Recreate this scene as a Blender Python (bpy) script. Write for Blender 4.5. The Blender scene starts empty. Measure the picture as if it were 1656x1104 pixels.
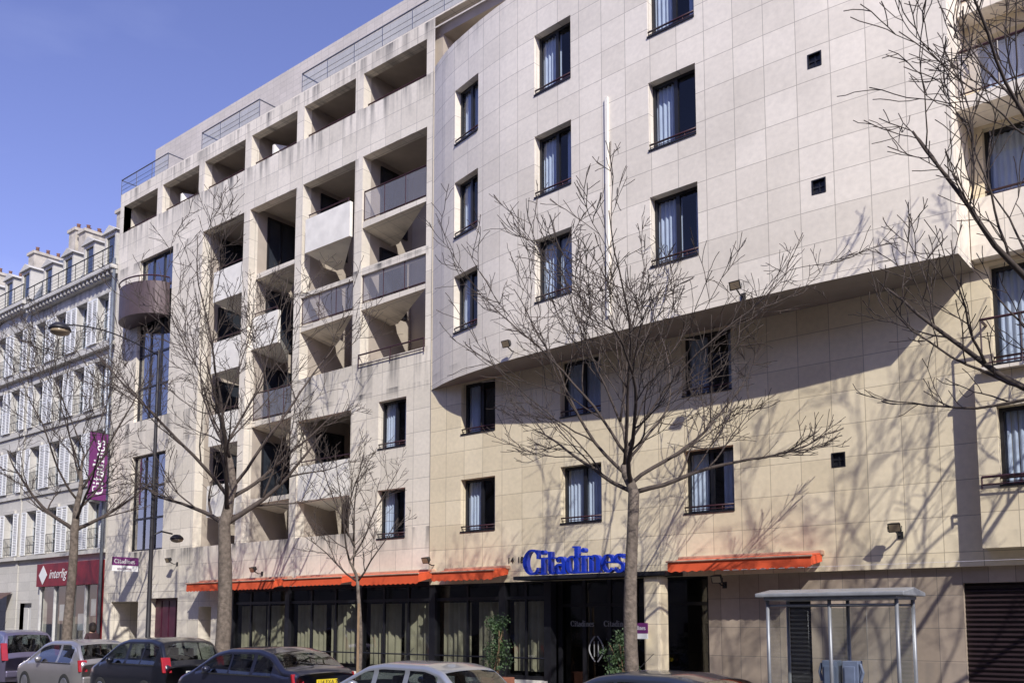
import bpy, math, random
from mathutils import Vector, Matrix
random.seed(7)
S=bpy.context.scene; COL=S.collection
R=math.radians; PI=math.pi
FL=1500.; CX,CY=828.,853.; HC=2.0
PITCH=math.atan(.1); PSI=math.atan(1838*math.cos(PITCH)/FL)
sp,cp,ss,cs=math.sin(PITCH),math.cos(PITCH),math.sin(PSI),math.cos(PSI)
FW=Vector((-cs*cp,ss*cp,sp)); RT=Vector((ss,cs,0)); UP=RT.cross(FW)
def P(px,py,Y):
    d=FW+RT*((px-CX)/FL)-UP*((py-CY)/FL)
    t=Y/d.y
    return Vector((0,0,HC))+d*t
# ---------- camera
cd=bpy.data.cameras.new('camera'); cam=bpy.data.objects.new('camera',cd); COL.objects.link(cam)
cd.sensor_width=36; cd.lens=FL/1656*36; cd.shift_y=(CY-552)/1656; cd.clip_end=3000; cd.clip_start=.05
m=Matrix.Identity(4)
for i in range(3): m[i][0]=RT[i]; m[i][1]=UP[i]; m[i][2]=-FW[i]
m[0][3],m[1][3],m[2][3]=0,0,HC
cam.matrix_world=m; S.camera=cam
# ---------- world and sun
az,el=54,38
sd=Vector((math.sin(R(az))*math.cos(R(el)),-math.cos(R(az))*math.cos(R(el)),math.sin(R(el))))
w=bpy.data.worlds.new('World'); S.world=w; w.use_nodes=True; nt=w.node_tree; nt.nodes.clear()
o=nt.nodes.new('ShaderNodeOutputWorld'); b=nt.nodes.new('ShaderNodeBackground'); sk=nt.nodes.new('ShaderNodeTexSky')
sk.sky_type='NISHITA'; sk.sun_disc=False; sk.sun_elevation=R(el); sk.sun_rotation=math.atan2(sd.x,sd.y)
sk.air_density=1.0; sk.dust_density=.2; sk.ozone_density=1.0
tint=nt.nodes.new('ShaderNodeMix'); tint.data_type='RGBA'; tint.blend_type='MULTIPLY'; tint.inputs[0].default_value=1
tint.inputs[7].default_value=(1.3,1.06,1.5,1)
tc=nt.nodes.new('ShaderNodeTexCoord'); mp_=nt.nodes.new('ShaderNodeMapping'); mp_.inputs['Scale'].default_value=(2.2,2.2,7)
nz=nt.nodes.new('ShaderNodeTexNoise'); nz.inputs['Scale'].default_value=1.6; nz.inputs['Detail'].default_value=5
rp=nt.nodes.new('ShaderNodeValToRGB'); rp.color_ramp.elements[0].position=.52; rp.color_ramp.elements[1].position=.9
rp.color_ramp.elements[0].color=(0,0,0,1); rp.color_ramp.elements[1].color=(.2,.2,.2,1)
cl=nt.nodes.new('ShaderNodeMix'); cl.data_type='RGBA'; cl.inputs[7].default_value=(5.4,6.0,9.0,1)
L=nt.links.new
L(sk.outputs[0],tint.inputs[6]); L(tc.outputs['Generated'],mp_.inputs[0]); L(mp_.outputs[0],nz.inputs[0]); L(nz.outputs[0],rp.inputs[0])
L(rp.outputs[0],cl.inputs[0]); L(tint.outputs[2],cl.inputs[6]); L(cl.outputs[2],b.inputs[0]); b.inputs[1].default_value=.128; L(b.outputs[0],o.inputs[0])
sl=bpy.data.lights.new('sun','SUN'); sl.energy=5.0; sl.angle=R(.6); sl.color=(1,.965,.89)
so=bpy.data.objects.new('sun',sl); COL.objects.link(so); so.rotation_euler=sd.to_track_quat('Z','Y').to_euler(); so.location=(20,-20,30)
S.view_settings.view_transform='Standard'; S.view_settings.look='None'; S.view_settings.exposure=0

# ---------- materials
def newmat(name):
    m=bpy.data.materials.new(name); m.use_nodes=True; n=m.node_tree; bs=n.nodes['Principled BSDF']; return m,n,bs
def pmat(name,c,rough=.7,metal=0,nscale=6,namt=.15,bump=0,coat=0,bscale=None,spec=None):
    m,n,bs=newmat(name); bs.inputs['Roughness'].default_value=rough; bs.inputs['Metallic'].default_value=metal
    if spec is not None: bs.inputs['Specular IOR Level'].default_value=spec
    if coat: bs.inputs['Coat Weight'].default_value=coat; bs.inputs['Coat Roughness'].default_value=.05
    tc=n.nodes.new('ShaderNodeTexCoord'); nz=n.nodes.new('ShaderNodeTexNoise'); nz.inputs['Scale'].default_value=nscale; nz.inputs['Detail'].default_value=6
    mr=n.nodes.new('ShaderNodeMapRange'); mr.inputs[1].default_value=.3; mr.inputs[2].default_value=.7; mr.inputs[3].default_value=1-namt; mr.inputs[4].default_value=1+namt
    mx=n.nodes.new('ShaderNodeMix'); mx.data_type='RGBA'; mx.blend_type='MULTIPLY'; mx.inputs[0].default_value=1; mx.inputs[6].default_value=(*c,1)
    l=n.links.new; l(tc.outputs['Object'],nz.inputs[0]); l(nz.outputs[0],mr.inputs[0]); l(mr.outputs[0],mx.inputs[7]); l(mx.outputs[2],bs.inputs['Base Color'])
    if bump:
        n2=n.nodes.new('ShaderNodeTexNoise'); n2.inputs['Scale'].default_value=bscale or nscale*6; n2.inputs['Detail'].default_value=4; l(tc.outputs['Object'],n2.inputs[0])
        bp=n.nodes.new('ShaderNodeBump'); bp.inputs['Strength'].default_value=bump; bp.inputs['Distance'].default_value=.02; l(n2.outputs[0],bp.inputs['Height']); l(bp.outputs[0],bs.inputs['Normal'])
    return m
def tilemat(name,c1,c2,mortar,tw,th,stain=0,levels=(),msize=.006,rough=.75,voff=0):
    m,n,bs=newmat(name); l=n.links.new; bs.inputs['Roughness'].default_value=rough
    uv=n.nodes.new('ShaderNodeUVMap'); add=n.nodes.new('ShaderNodeVectorMath'); add.operation='ADD'; add.inputs[1].default_value=(100*tw,voff+60*th,0)
    br=n.nodes.new('ShaderNodeTexBrick'); br.offset=0; br.squash=1
    br.inputs['Color1'].default_value=(*c1,1); br.inputs['Color2'].default_value=(*c2,1); br.inputs['Mortar'].default_value=(*mortar,1)
    br.inputs['Scale'].default_value=1; br.inputs['Mortar Size'].default_value=msize; br.inputs['Mortar Smooth'].default_value=.2
    br.inputs['Brick Width'].default_value=tw; br.inputs['Row Height'].default_value=th; br.inputs['Bias'].default_value=0
    l(uv.outputs[0],add.inputs[0]); l(add.outputs[0],br.inputs[0])
    nz=n.nodes.new('ShaderNodeTexNoise'); nz.inputs['Scale'].default_value=.45; nz.inputs['Detail'].default_value=8; nz.inputs['Roughness'].default_value=.6
    l(uv.outputs[0],nz.inputs[0])
    mr=n.nodes.new('ShaderNodeMapRange'); mr.inputs[1].default_value=.3; mr.inputs[2].default_value=.7; mr.inputs[3].default_value=.88; mr.inputs[4].default_value=1.06
    l(nz.outputs[0],mr.inputs[0])
    mx=n.nodes.new('ShaderNodeMix'); mx.data_type='RGBA'; mx.blend_type='MULTIPLY'; mx.inputs[0].default_value=1
    l(br.outputs[0],mx.inputs[6]); l(mr.outputs[0],mx.inputs[7]); out=mx.outputs[2]
    n3=n.nodes.new('ShaderNodeTexNoise'); n3.inputs['Scale'].default_value=9; n3.inputs['Detail'].default_value=6; l(uv.outputs[0],n3.inputs[0])
    m3=n.nodes.new('ShaderNodeMapRange'); m3.inputs[1].default_value=.3; m3.inputs[2].default_value=.7; m3.inputs[3].default_value=.94; m3.inputs[4].default_value=1.05; l(n3.outputs[0],m3.inputs[0])
    mb=n.nodes.new('ShaderNodeMix'); mb.data_type='RGBA'; mb.blend_type='MULTIPLY'; mb.inputs[0].default_value=1; l(out,mb.inputs[6]); l(m3.outputs[0],mb.inputs[7]); out=mb.outputs[2]
    if stain:
        mpn=n.nodes.new('ShaderNodeMapping'); mpn.inputs['Scale'].default_value=(2.4,.22,1); l(uv.outputs[0],mpn.inputs[0])
        n2=n.nodes.new('ShaderNodeTexNoise'); n2.inputs['Scale'].default_value=1.3; n2.inputs['Detail'].default_value=7; l(mpn.outputs[0],n2.inputs[0])
        r2=n.nodes.new('ShaderNodeMapRange'); r2.inputs[1].default_value=.46; r2.inputs[2].default_value=.72; l(n2.outputs[0],r2.inputs[0])
        sx=n.nodes.new('ShaderNodeSeparateXYZ'); l(uv.outputs[0],sx.inputs[0])
        cur=None
        for (lv,h) in levels:
            a=n.nodes.new('ShaderNodeMapRange'); a.inputs[1].default_value=lv-h; a.inputs[2].default_value=lv; a.inputs[3].default_value=0; a.inputs[4].default_value=1; l(sx.outputs[1],a.inputs[0])
            q=n.nodes.new('ShaderNodeMath'); q.operation='LESS_THAN'; q.inputs[1].default_value=lv+.01; l(sx.outputs[1],q.inputs[0])
            mu=n.nodes.new('ShaderNodeMath'); mu.operation='MULTIPLY'; l(a.outputs[0],mu.inputs[0]); l(q.outputs[0],mu.inputs[1])
            if cur is None: cur=mu.outputs[0]
            else:
                ma=n.nodes.new('ShaderNodeMath'); ma.operation='MAXIMUM'; l(cur,ma.inputs[0]); l(mu.outputs[0],ma.inputs[1]); cur=ma.outputs[0]
        f=n.nodes.new('ShaderNodeMath'); f.operation='MULTIPLY'; l(r2.outputs[0],f.inputs[0])
        if cur is not None: l(cur,f.inputs[1])
        f2=n.nodes.new('ShaderNodeMath'); f2.operation='MULTIPLY'; f2.inputs[1].default_value=stain; l(f.outputs[0],f2.inputs[0]); f2.use_clamp=True
        ms=n.nodes.new('ShaderNodeMix'); ms.data_type='RGBA'; ms.inputs[7].default_value=(.14,.13,.12,1); l(f2.outputs[0],ms.inputs[0]); l(out,ms.inputs[6]); out=ms.outputs[2]
    l(out,bs.inputs['Base Color'])
    bp=n.nodes.new('ShaderNodeBump'); bp.inputs['Strength'].default_value=.25; bp.inputs['Distance'].default_value=.01; bp.invert=True; l(br.outputs[1],bp.inputs['Height']); l(bp.outputs[0],bs.inputs['Normal'])
    return m
def glassmat(name,tint=(.75,.8,.85),base=.05,amt=.85,pw=4.0,haze=0):
    m=bpy.data.materials.new(name); m.use_nodes=True; n=m.node_tree; n.nodes.clear(); l=n.links.new
    o=n.nodes.new('ShaderNodeOutputMaterial'); mx=n.nodes.new('ShaderNodeMixShader'); t=n.nodes.new('ShaderNodeBsdfTransparent'); g=n.nodes.new('ShaderNodeBsdfGlossy')
    t.inputs[0].default_value=(*tint,1); g.inputs[0].default_value=(.95,.95,.95,1); g.inputs['Roughness'].default_value=.015
    f=n.nodes.new('ShaderNodeLayerWeight'); f.inputs[0].default_value=.5
    p=n.nodes.new('ShaderNodeMath'); p.operation='POWER'; p.inputs[1].default_value=pw
    q=n.nodes.new('ShaderNodeMath'); q.operation='MULTIPLY'; q.inputs[1].default_value=amt
    a=n.nodes.new('ShaderNodeMath'); a.operation='ADD'; a.inputs[1].default_value=base; a.use_clamp=True
    l(f.outputs['Facing'],p.inputs[0]); l(p.outputs[0],q.inputs[0]); l(q.outputs[0],a.inputs[0]); l(a.outputs[0],mx.inputs[0]); l(t.outputs[0],mx.inputs[1]); l(g.outputs[0],mx.inputs[2]); out=mx.outputs[0]
    if haze:
        d=n.nodes.new('ShaderNodeBsdfDiffuse'); d.inputs[0].default_value=(.42,.41,.44,1); m2=n.nodes.new('ShaderNodeMixShader'); m2.inputs[0].default_value=haze
        l(out,m2.inputs[1]); l(d.outputs[0],m2.inputs[2]); out=m2.outputs[0]
    l(out,o.inputs[0])
    return m
M={}
LV=[(19.9,.8),(18.2,1.1),(16.6,.5),(12.9,.3),(9.9,1.5),(4.66,.8),(8.9,.3)]
M['stoneA']=tilemat('stone_left',(.82,.745,.63),(.70,.635,.53),(.42,.38,.33),.68,.675,1.2,LV,.008)
M['stoneB']=tilemat('stone_upper',(.89,.81,.70),(.79,.715,.61),(.47,.42,.36),.68,.675,.45,[(8.95,.25),(18.3,.6)],.008,voff=.1)
M['stoneL']=tilemat('stone_lower',(.81,.70,.505),(.70,.595,.415),(.43,.36,.255),.68,.675,.3,[(3.6,.4)],.008,voff=.1)
M['granite']=tilemat('stone_ground',(.41,.33,.26),(.30,.24,.185),(.16,.14,.12),.45,.62,.6,[(1.2,1.1)],voff=.0)
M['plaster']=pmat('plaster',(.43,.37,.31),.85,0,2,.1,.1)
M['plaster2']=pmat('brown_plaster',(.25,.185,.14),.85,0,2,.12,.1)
M['white_panel']=pmat('white_panel',(.82,.78,.70),.8,0,2.5,.10,.1)
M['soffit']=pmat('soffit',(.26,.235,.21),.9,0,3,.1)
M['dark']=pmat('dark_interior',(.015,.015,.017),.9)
M['frame']=pmat('dark_frame',(.014,.014,.018),.4)
M['black']=pmat('black_metal',(.015,.015,.017),.45)
M['shutterdark']=pmat('dark_shutter',(.022,.012,.015),.5)
M['rail']=pmat('maroon_rail',(.05,.018,.024),.4)
M['greyrail']=pmat('grey_rail',(.14,.15,.19),.4,.4)
M['curtain']=pmat('curtain_white',(.72,.73,.76),.95,0,3,.08)
M['curtain2']=pmat('curtain_beige',(.44,.40,.29),.95,0,3,.15)
M['glass']=glassmat('window_glass',(.72,.78,.86),.05,.6)
M['skyglass']=glassmat('stair_glass',(.6,.66,.75),.34,.6)
M['shopglass']=glassmat('shop_glass',(.68,.71,.70),.06,.7)
M['railglass']=glassmat('rail_glass',(.8,.8,.84),.06,.4,4,.30)
M['clear']=glassmat('clear_glass',(.88,.93,.92),.09,.8,3,.06)
M['orange']=pmat('awning_orange',(.68,.095,.03),.85,0,3,.08)
M['cassette']=pmat('awning_casing',(.50,.30,.21),.6)
M['blue']=pmat('sign_blue',(.012,.04,.42),.3,0,3,.08)
M['purple']=pmat('sign_purple',(.14,.02,.13),.6,0,2,.06)
M['whitep']=pmat('white_paint',(.76,.76,.76),.6,0,3,.03)
M['dimwhite']=pmat('dim_lettering',(.32,.32,.33),.6,0,3,.03)
M['offwhite']=pmat('old_white_paint',(.60,.59,.57),.6,0,3,.08)
M['red']=pmat('shop_red',(.20,.01,.018),.5)
M['maroon']=pmat('maroon_door',(.07,.012,.03),.45)
M['brownm']=pmat('brown_metal',(.10,.07,.07),.5,.2,5,.1)
M['haus']=tilemat('old_stone',(.62,.59,.54),(.55,.525,.48),(.38,.365,.335),1.1,.42,.8,[(16.8,2.5),(9,1.8),(13,1.8)])
M['pent']=tilemat('penthouse_tile',(.60,.55,.50),(.55,.505,.455),(.40,.37,.34),.4,.22)
M['zinc']=pmat('zinc',(.2,.22,.26),.45,.5,3,.2)
M['pot']=pmat('clay_pot',(.22,.11,.08),.85)
M['chim']=pmat('chimney_stone',(.50,.45,.38),.9,0,3,.25)
M['bark']=pmat('bark',(.15,.12,.097),.95,0,10,.4,1.0,bscale=26)
M['twig']=pmat('twig',(.066,.05,.042),.9,0,8,.2)
M['asphalt']=pmat('asphalt',(.05,.05,.052),.9,0,3,.2,.4,bscale=90)
M['paving']=tilemat('paving',(.14,.135,.125),(.12,.115,.11),(.07,.07,.07),.8,.5)
M['kerb']=pmat('kerb_stone',(.28,.27,.25),.8,0,4,.12,.2)
M['tyre']=pmat('tyre',(.018,.018,.018),.9)
M['rim']=pmat('rim',(.4,.4,.42),.35,.8)
M['carglass']=glassmat('car_glass',(.42,.47,.47),.08,.8,3)
M['tail']=pmat('tail_red',(.32,.01,.012),.2,coat=.6)
M['plast']=pmat('black_plastic',(.03,.03,.032),.6)
M['yellow']=pmat('plate_yellow',(.75,.55,.03),.4)
M['lampmetal']=pmat('lamp_metal',(.028,.026,.03),.5,.2)
M['lampglass']=pmat('lamp_lens',(.36,.28,.18),.25)
M['leaf']=pmat('leaf',(.04,.078,.024),.6,0,4,.4)
M['wood']=pmat('stake_wood',(.25,.17,.1),.9,0,6,.2)
M['terracotta']=pmat('planter_box',(.26,.10,.06),.8)
M['steel']=pmat('brushed_steel',(.5,.51,.53),.35,.7)
M['greysteel']=pmat('shelter_steel',(.25,.26,.28),.45,.4)
M['phone']=pmat('phone_grey',(.13,.16,.24),.4)
M['skin']=pmat('skin',(.5,.3,.22),.6); M['hair']=pmat('hair',(.03,.02,.016),.7); M['coat']=pmat('coat',(.045,.02,.025),.9)
M['brownaw']=pmat('brown_awning',(.10,.06,.05),.85)
M['roofwhite']=pmat('shelter_roof',(.25,.26,.28),.35)
M['opp']=tilemat('opposite_stone',(.34,.31,.27),(.30,.275,.24),(.2,.19,.17),1.2,.5)
M['darkpane']=pmat('dark_pane',(.03,.035,.045),.08,0,2,.1)

# ---------- mesh builder
class MB:
    def __init__(s): s.v=[]; s.f=[]; s.uv=[]
    def face(s,pts,uv=None):
        i=len(s.v); s.v+= [tuple(p) for p in pts]; s.f.append(tuple(range(i,i+len(pts)))); s.uv.append(uv)
    def box(s,x0,x1,y0,y1,z0,z1):
        s.obox([(x0,y0,z0),(x1,y0,z0),(x1,y1,z0),(x0,y1,z0)],(0,0,z1-z0))
    def obox(s,base,off):
        off=Vector(off); b=[Vector(p) for p in base]; t=[p+off for p in b]; n=len(b); i=len(s.v)
        s.v+=[tuple(p) for p in b+t]
        s.f.append(tuple(range(i+n-1,i-1,-1))); s.f.append(tuple(range(i+n,i+2*n)))
        for k in range(n):
            j=(k+1)%n; s.f.append((i+k,i+j,i+n+j,i+n+k))
        s.uv+=[None]*(n+2)
    def tube(s,pts,rad,n=6,cap=True):
        pts=[Vector(p) for p in pts]
        if not hasattr(rad,'__len__'): rad=[rad]*len(pts)
        i0=len(s.v); a=None
        for k,p in enumerate(pts):
            d=(pts[min(k+1,len(pts)-1)]-pts[max(k-1,0)])
            if d.length<1e-9: d=Vector((0,0,1))
            d.normalize()
            if a is None:
                a=d.cross(Vector((0,0,1)) if abs(d.z)<.9 else Vector((1,0,0))).normalized()
            else:
                a=(a-d*a.dot(d)); 
                if a.length<1e-6: a=d.orthogonal()
                a.normalize()
            bb=d.cross(a)
            for q in range(n):
                t=2*PI*q/n; s.v.append(tuple(p+(a*math.cos(t)+bb*math.sin(t))*rad[k]))
        for k in range(len(pts)-1):
            for q in range(n):
                j=(q+1)%n; s.f.append((i0+k*n+q,i0+k*n+j,i0+(k+1)*n+j,i0+(k+1)*n+q)); s.uv.append(None)
        if cap:
            s.f.append(tuple(i0+q for q in range(n-1,-1,-1))); s.f.append(tuple(i0+(len(pts)-1)*n+q for q in range(n))); s.uv+=[None,None]
    def lathe(s,prof,c,n=24,axis='z'):
        c=Vector(c); i0=len(s.v)
        for (r,h) in prof:
            for q in range(n):
                t=2*PI*q/n; x,y=r*math.cos(t),r*math.sin(t)
                s.v.append(tuple(c+(Vector((x,y,h)) if axis=='z' else Vector((x,h,y)) if axis=='y' else Vector((h,x,y)))))
        for k in range(len(prof)-1):
            for q in range(n):
                j=(q+1)%n; s.f.append((i0+k*n+q,i0+k*n+j,i0+(k+1)*n+j,i0+(k+1)*n+q)); s.uv.append(None)
        s.f.append(tuple(i0+q for q in range(n-1,-1,-1))); s.f.append(tuple(i0+(len(prof)-1)*n+q for q in range(n))); s.uv+=[None,None]
    def mesh(s,name,mat,smooth=False):
        me=bpy.data.meshes.new(name); me.from_pydata(s.v,[],s.f); me.materials.append(mat)
        ul=me.uv_layers.new(name='UVMap'); vs=me.vertices
        for p,uv in zip(me.polygons,s.uv):
            if uv is None:
                nn=p.normal; ax=max(range(3),key=lambda k:abs(nn[k]))
                for li in p.loop_indices:
                    co=vs[me.loops[li].vertex_index].co
                    ul.data[li].uv=(co.y,co.z) if ax==0 else (co.x,co.z) if ax==1 else (co.x,co.y)
            else:
                for li,q in zip(p.loop_indices,uv): ul.data[li].uv=q
            p.use_smooth=smooth
        me.validate(); me.update(); return me
    def build(s,name,mat,parent=None,smooth=False,local=False,bevel=0):
        o=bpy.data.objects.new(name,s.mesh(name,mat,smooth)); link(o,parent,local)
        if bevel:
            b=o.modifiers.new('bevel','BEVEL'); b.width=bevel; b.segments=2; b.limit_method='ANGLE'
        return o
def link(o,parent=None,local=False):
    COL.objects.link(o)
    if parent is not None:
        o.parent=parent
        if not local: o.matrix_parent_inverse=parent.matrix_basis.inverted() if parent.type=='EMPTY' else Matrix.Identity(4)
def tag(o,label,cat,group=None):
    o['label']=label; o['category']=cat
    if group: o['group']=group
    return o
def thing(name,label,cat,loc=(0,0,0),rz=0,group=None):
    o=bpy.data.objects.new(name,None); o.location=loc; o.rotation_euler=(0,0,rz); COL.objects.link(o); o.empty_display_size=.3
    return tag(o,label,cat,group)
def struct(o): o['kind']='structure'; return o

# ---------- ground
g=MB(); g.box(-600,600,-600,600,-.3,-.004); struct(g.build('ground',M['asphalt']))
g=MB(); g.face([(-300,1.5,0),(300,1.5,0),(300,13.3,0),(-300,13.3,0)]); struct(g.build('road',M['asphalt']))
g=MB(); g.box(-300,300,13.55,60,-.1,.12); struct(g.build('pavement',M['paving']))
g=MB(); g.box(-300,300,13.3,13.547,-.1,.125); struct(g.build('kerb',M['kerb']))
g=MB(); g.box(-300,300,-9,1.25,-.1,.12); struct(g.build('pavement',M['paving']))
g=MB(); g.box(-300,300,1.253,1.5,-.1,.125); struct(g.build('kerb',M['kerb']))
g=MB()
for k in range(-12,8): g.box(k*5-.05,k*5+.05,11.3,13.28,.004,.008)
g.box(-60,40,11.2,11.29,.004,.008); struct(g.build('road_marking',M['whitep']))

# ---------- facade tools
def facade(mb,mp,u0,u1,z0,z1,holes,du=None):
    us={u0,u1}; zs={z0,z1}
    hs=[]
    for h in holes:
        a,b_,c,d=max(h[0],u0),min(h[1],u1),max(h[2],z0),min(h[3],z1)
        us|={a,b_}; zs|={c,d}; hs.append((a,b_,c,d,h[4]))
    if du:
        k=u0+du
        while k<u1-.05:
            if not any(h[0]-.02<k<h[1]+.02 for h in hs): us.add(k)
            k+=du
    us=sorted(us); zs=sorted(zs)
    for i in range(len(us)-1):
        uc=(us[i]+us[i+1])/2
        for j in range(len(zs)-1):
            zc=(zs[j]+zs[j+1])/2
            if any(h[0]<uc<h[1] and h[2]<zc<h[3] for h in hs): continue
            q=[(us[i],zs[j]),(us[i+1],zs[j]),(us[i+1],zs[j+1]),(us[i],zs[j+1])]
            mb.face([mp(u,z,0) for u,z in q],q)
    for (a,b_,c,d,dp) in hs:
        for (p,q) in (((a,c),(b_,c)),((b_,c),(b_,d)),((b_,d),(a,d)),((a,d),(a,c))):
            fp=[mp(*p,0),mp(*q,0),mp(*q,dp),mp(*p,dp)]
            if p[1]==q[1]: uv=[(p[0],p[1]),(q[0],q[1]),(q[0],q[1]+dp),(p[0],p[1]+dp)]
            else: uv=[(p[0],p[1]),(q[0],q[1]),(q[0]+dp,q[1]),(p[0]+dp,p[1])]
            mb.face(fp,uv)
WC={}
def winmesh(w,h,st,var):
    k=(w,h,st,var)
    if k in WC: return WC[k]
    rr=random.Random(var*7+int(w*100))
    f=MB(); t=.07 if st!='white' else .06; y0=.20
    f.box(-w/2,w/2,y0,y0+.07,0,t); f.box(-w/2,w/2,y0,y0+.07,h-t,h); f.box(-w/2,-w/2+t,y0,y0+.07,t,h-t); f.box(w/2-t,w/2,y0,y0+.07,t,h-t)
    f.box(-.045,.045,y0-.005,y0+.065,t,h-t)
    if st=='white':
        for q in (.33,.66): f.box(-w/2+t,w/2-t,y0+.01,y0+.05,h*q-.02,h*q+.02)
    else: f.box(-w/2-.003,w/2+.003,-.025,y0,-.012,.025)
    p=MB(); p.face([(-w/2+t,y0+.035,t),(w/2-t,y0+.035,t),(w/2-t,y0+.035,h-t),(-w/2+t,y0+.035,h-t)])
    c=MB()
    def cur(xa,xb):
        n=max(6,int((xb-xa)/.022)); pr=None
        for i in range(n+1):
            x=xa+(xb-xa)*i/n; y=.33+.026*math.sin(i*1.25+rr.random()*.5)
            if pr: c.face([(pr[0],pr[1],.05),(x,y,.05),(x,y*1.0,h-.06),(pr[0],pr[1],h-.06)])
            pr=(x,y)
    a=[.5,.36,.94,.30,.42,.46][var%6]; b_=[.16,.30,0,.0,.22,.1][var%6]
    cur(-w/2+.03,-w/2+.03+a*w)
    if b_: cur(w/2-.03-b_*w,w/2-.03)
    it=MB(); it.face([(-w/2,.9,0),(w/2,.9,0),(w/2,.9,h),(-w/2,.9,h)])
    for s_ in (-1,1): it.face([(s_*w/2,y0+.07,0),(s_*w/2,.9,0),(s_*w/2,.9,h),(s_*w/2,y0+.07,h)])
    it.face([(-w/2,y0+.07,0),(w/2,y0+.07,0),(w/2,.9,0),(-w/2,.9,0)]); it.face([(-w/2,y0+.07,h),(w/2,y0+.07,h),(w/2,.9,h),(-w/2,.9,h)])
    r=MB()
    if st=='rail':
        for z in (.15,): r.tube([(-w/2+.003,.03,z),(w/2-.003,.03,z)],.022,6)
        r.tube([(-w/2+.003,.03,.08),(w/2-.003,.03,.08)],.009,5)
        for q in (-.25,.25): r.tube([(w*q,.03,.02),(w*q,.03,.15)],.009,5)
    fm='offwhite' if st=='white' else 'frame'
    WC[k]=(f.mesh('window',M[fm]),p.mesh('pane',M['glass']),c.mesh('curtain',M['curtain'],True),it.mesh('room_interior',M['dark']),r.mesh('window_rail',M['rail'],True) if st=='rail' else None)
    return WC[k]
wn=[0]
def window(parent,loc,w,h,st='rail',rz=0,var=None):
    wn[0]+=1; v=(wn[0]*5+wn[0]//3)%6 if var is None else var
    ms=winmesh(w,h,st,v)
    o=bpy.data.objects.new('window',ms[0]); link(o,parent); o.location=loc; o.rotation_euler=(0,0,rz)
    for nme,me in zip(('pane','curtain','room_interior','window_rail'),ms[1:]):
        if me: link(bpy.data.objects.new(nme,me),o,True)
    return o

# ---------- lettering
def arc(cx,cy,rx,ry,a0,a1,thin,thick,n=14):
    out=[]; pr=None
    for i in range(n+1):
        a=R(a0+(a1-a0)*i/n); t=(thin+(thick-thin)*abs(math.cos(a))**1.3)/2
        c,s_=math.cos(a),math.sin(a); cur=((cx+(rx-t)*c,cy+(ry-t)*s_),(cx+(rx+t)*c,cy+(ry+t)*s_))
        if pr: out.append([pr[0],pr[1],cur[1],cur[0]])
        pr=cur
    return out
def rect(x0,x1,y0,y1): return [[(x0,y0),(x1,y0),(x1,y1),(x0,y1)]]
TH,TN=.175,.07
def glyph(ch):
    if ch=='C': return arc(.42,.5,.37,.47,48,315,TN,TH+.03,22)+rect(.63,.70,.62,.97)+rect(.63,.69,.03,.28),.77
    if ch=='i': return rect(.09,.25,.02,.66)+rect(.0,.11,.60,.66)+rect(.0,.34,-.01,.05)+arc(.17,.86,.045,.045,0,360,.10,.10,12),.36
    if ch=='t': return rect(.08,.23,.12,.88)+rect(-.02,.36,.59,.66)+arc(.29,.15,.13,.13,180,330,TN,TH,8),.41
    if ch=='a': return arc(.22,.19,.17,.17,60,350,TN,TH,16)+rect(.32,.47,.05,.48)+arc(.25,.46,.15,.17,0,165,TN,TH,12)+rect(.34,.53,-.01,.05)+arc(.12,.5,.03,.03,0,360,.06,.06,8),.55
    if ch=='d': return arc(.25,.33,.2,.31,0,360,TN,TH,24)+rect(.37,.53,.0,1.03)+rect(.28,.40,.97,1.03)+rect(.38,.59,-.01,.05),.61
    if ch=='n': return rect(.08,.24,.02,.64)+rect(.0,.10,.59,.65)+rect(.0,.31,-.01,.05)+arc(.33,.44,.15,.19,0,160,TN,TH,12)+rect(.40,.56,.02,.45)+rect(.36,.64,-.01,.05),.66
    if ch=='e': return arc(.27,.32,.21,.31,0,320,TN,TH,24)+rect(.10,.50,.33,.39),.53
    if ch=='s': return arc(.23,.48,.15,.14,30,270,TN+.02,TH-.02,12)+arc(.22,.16,.17,.16,-150,90,TN+.02,TH-.02,12)+rect(.35,.39,.48,.65)+rect(.03,.07,.0,.17),.45
def wordmark(mb,word,org,rt,up,hgt,depth,gap=.04):
    org,rt,up=Vector(org),Vector(rt),Vector(up); nn=rt.cross(up); x=0; k=0
    for ch in word:
        polys,adv=glyph(ch)
        for q in polys:
            k+=1; e=(k%7)*depth*.012
            mb.obox([org+rt*(x+a)*hgt+up*b_*hgt+nn*e*.1 for a,b_ in q],nn*(depth+e))
        x+=adv+gap
    return x*hgt
def wordlen(word,gap=.04): return sum(glyph(c)[1]+gap for c in word)
def text(s_,org,rt,up,size,mat,name,parent,depth=.004,shear=0):
    cu=bpy.data.curves.new('t','FONT'); cu.body=s_; cu.size=size; cu.extrude=depth; cu.shear=shear
    ob=bpy.data.objects.new('t',cu); COL.objects.link(ob)
    me=bpy.data.meshes.new_from_object(ob); bpy.data.objects.remove(ob)
    rt,up=Vector(rt).normalized(),Vector(up).normalized(); nn=rt.cross(up); m=Matrix.Identity(4)
    for i in range(3): m[i][0]=rt[i]; m[i][1]=up[i]; m[i][2]=nn[i]; m[i][3]=org[i]
    me.transform(m); me.materials.clear(); me.materials.append(mat)
    o=bpy.data.objects.new(name,me); link(o,parent); return o

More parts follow.
